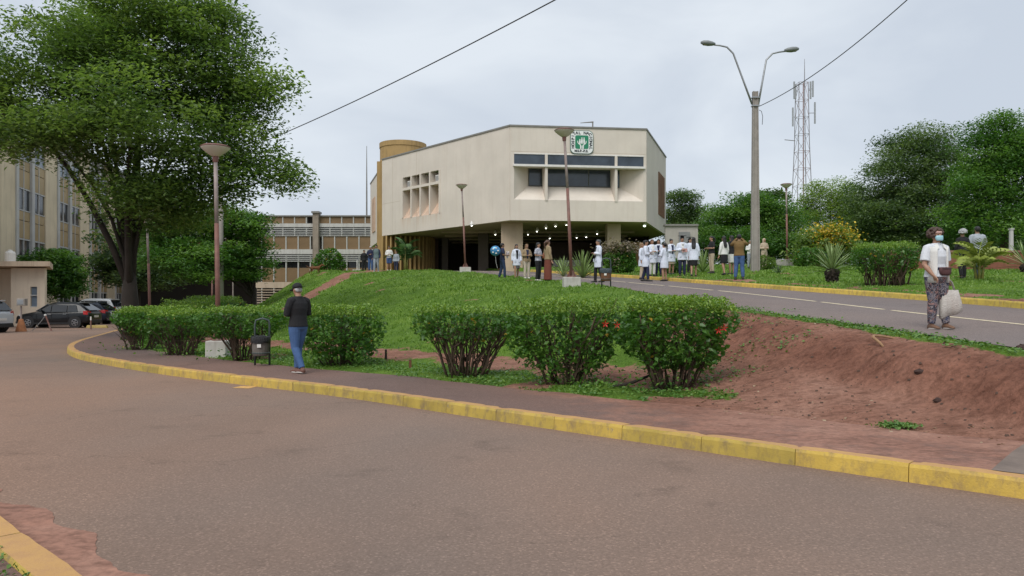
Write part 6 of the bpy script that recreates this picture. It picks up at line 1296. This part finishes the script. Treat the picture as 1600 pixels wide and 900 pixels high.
person('man in graduation cap, white shirt, tie and dark trousers', 1066, 34.5, 1.80, 0, False, 'coat', M_lab, 'long', 'trousers', M_navy, 'short', None, hold, None, group=GB_, extras={'under': M_wh, 'fn': grad_x}, coatl=.70)
person('woman in white coat and black skirt with very long black hair from behind', 1084, 32.8, 1.72, 165, True, 'coat', M_lab, 'long', 'skirt', M_blk, 'long', None, None, step, group=GB_, skl=.48, coatl=.72)
def cap_x(root, J, v): MB().box((0, 0, 1.775), (.27, .27, .014), .3).build('mortarboard', M_blk, root)
person('woman in black graduation cap behind the long haired woman', 1078, 36.5, 1.70, 30, True, 'coat', M_lab, 'long', 'trousers', M_blk, 'long', None, hold, None, group=GB_, extras={'fn': cap_x})
# group near the concrete pole
person('woman in black top and beige trousers with dark hair, turned left', 1112, 35, 1.74, -80, True, 'shirt', M_blk, 'short', 'trousers', M_beige, 'tail', None, hold, None, group=GC)
person('woman in white jacket and black skirt with long black hair from behind', 1131, 32.5, 1.70, -155, True, 'shirt', M_wh, 'long', 'skirt', M_blk, 'long', None, None, step, group=GC, skl=.52)
person('woman in black top and white skirt beside the man taking a photo', 1143, 33, 1.72, -150, True, 'shirt', M_blk, 'long', 'skirt', M_wh, 'long', None, hold, None, group=GC, skl=.52)
def cam_x(root, J, v): MB().box((.03, -.27, 1.64), (.15, .02, .08)).build('phone', M_plas, root, bevel=.004)
person('man in olive brown shirt and blue jeans raising a phone to take a photo', 1155, 28.7, 1.74, 160, False, 'shirt', M_olive, 'long', 'trousers', M_jean, 'short', None, {'er': (-.30, -.10, 1.33), 'wr': (-.07, -.22, 1.58), 'el': (.30, -.10, 1.33), 'wl': (.10, -.22, 1.58)}, {'kr': (-.11, -.01, .49), 'ar': (-.14, .02, .085), 'kl': (.11, -.01, .49), 'al': (.14, .02, .085)}, group=GC, bulk=1.12)
person('person in white shirt with a dark sash, partly hidden by the concrete pole', 1172, 40, 1.50, 0, False, 'shirt', M_wh, 'long', 'trousers', M_grey, 'short', mat('thin grey hair', (.25, .22, .2), .6, 30, .3), hold, None, group=GC)
person('person in beige hooded jacket standing right of the concrete pole', 1194, 42, 1.66, 10, False, 'shirt', M_beige, 'long', 'trousers', M_beige, 'hood', None, hold, None, group=GC)
# walkers at left of the hospital
person('man all in black at the left end of the walkers', 569, 54, 1.62, 20, False, 'shirt', M_blk, 'long', 'trousers', M_blk, 'short', None, None, None, group=GL)
person('person in navy jacket and jeans carrying a pale blue bag', 579, 52.5, 1.74, 10, False, 'vest', M_navy, 'long', 'trousers', M_jean, 'short', M_hairg, hold, None, group=GL, extras={'under': M_navy})
person('man in grey green vest and light grey trousers walking down the trail', 588, 49.5, 1.82, -10, False, 'vest', M_vest, 'long', 'trousers', M_ltgrey, 'short', None, None, step, group=GL, shoes=M_sole)
person('man in white jersey and blue shorts with folded hands', 608, 52.5, 1.72, 15, False, 'shirt', M_wh, 'long', 'shorts', cloth('blue shorts', (.04, .08, .20)), 'short', None, hold, None, group=GL, shoes=M_sole)
person('person in dark trousers half hidden behind the man in blue shorts', 619, 54.5, 1.62, -20, False, 'shirt', M_grey, 'long', 'trousers', M_navy, 'short', None, None, None, group=GL)
# strolling couple
person('grey haired woman in black walking away with her arm round the man', 1504, 25.2, 1.66, 170, True, 'shirt', M_blk, 'long', 'trousers', M_blk, 'curly', M_hairg, None, step)
person('dark haired man in light grey sweater walking away beside the palm', 1527, 25.6, 1.78, 175, False, 'shirt', cloth('grey sweater', (.36, .39, .43)), 'long', 'trousers', M_jeand, 'short', None, None, step, bulk=1.12)
# the brown dog on the crest
x_, y_ = -13.2, 50; t = thing('dog', 'brown dog trotting along the grass crest', 'dog', (x_, y_, ground(x_, y_)), R(12)); b = MB(); M_dog = mat('brown dog fur', (.16, .065, .025), .9, 9, .3, .6)
b.tube([(-.36, 0, .42), (-.25, 0, .43), (-.02, 0, .415), (.18, 0, .42), (.30, 0, .45)], [.07, .105, .10, .125, .09], 12); b.tube([(.24, 0, .47), (.38, 0, .58), (.44, 0, .62)], [.085, .065, .065], 10); b.tube([(.40, 0, .62), (.50, 0, .61), (.62, 0, .575)], [.07, .058, .028], 10)
for y in (-.06, .06):
    o_ = .07 if y > 0 else -.04
    b.tube([(.22, y, .40), (.20+o_*.5, y, .24), (.21+o_, y, .10), (.23+o_, y, .02), (.28+o_, y, .015)], [.055, .032, .022, .024, .018], 8); b.tube([(-.28, y, .42), (-.20-o_, y, .27), (-.33-o_, y, .16), (-.30-o_, y, .03), (-.25-o_, y, .015)], [.085, .055, .026, .022, .018], 8)
b.tube([(-.38, 0, .45), (-.52, 0, .50), (-.62, 0, .60)], [.03, .024, .010], 7); b.build('body', M_dog, t, remesh=.012)
for y in (-1, 1): MB().add([(.42, y*.045, .67), (.38, y*.075, .66), (.41, y*.07, .74), (.43, y*.05, .66), (.40, y*.08, .655)], [(0, 1, 2), (3, 2, 4), (0, 3, 2), (1, 2, 4)]).build('ear', M_dog, t)
MB().ball((.63, 0, .585), (.016, .016, .014), 7, 5).build('nose', M_plas, t)
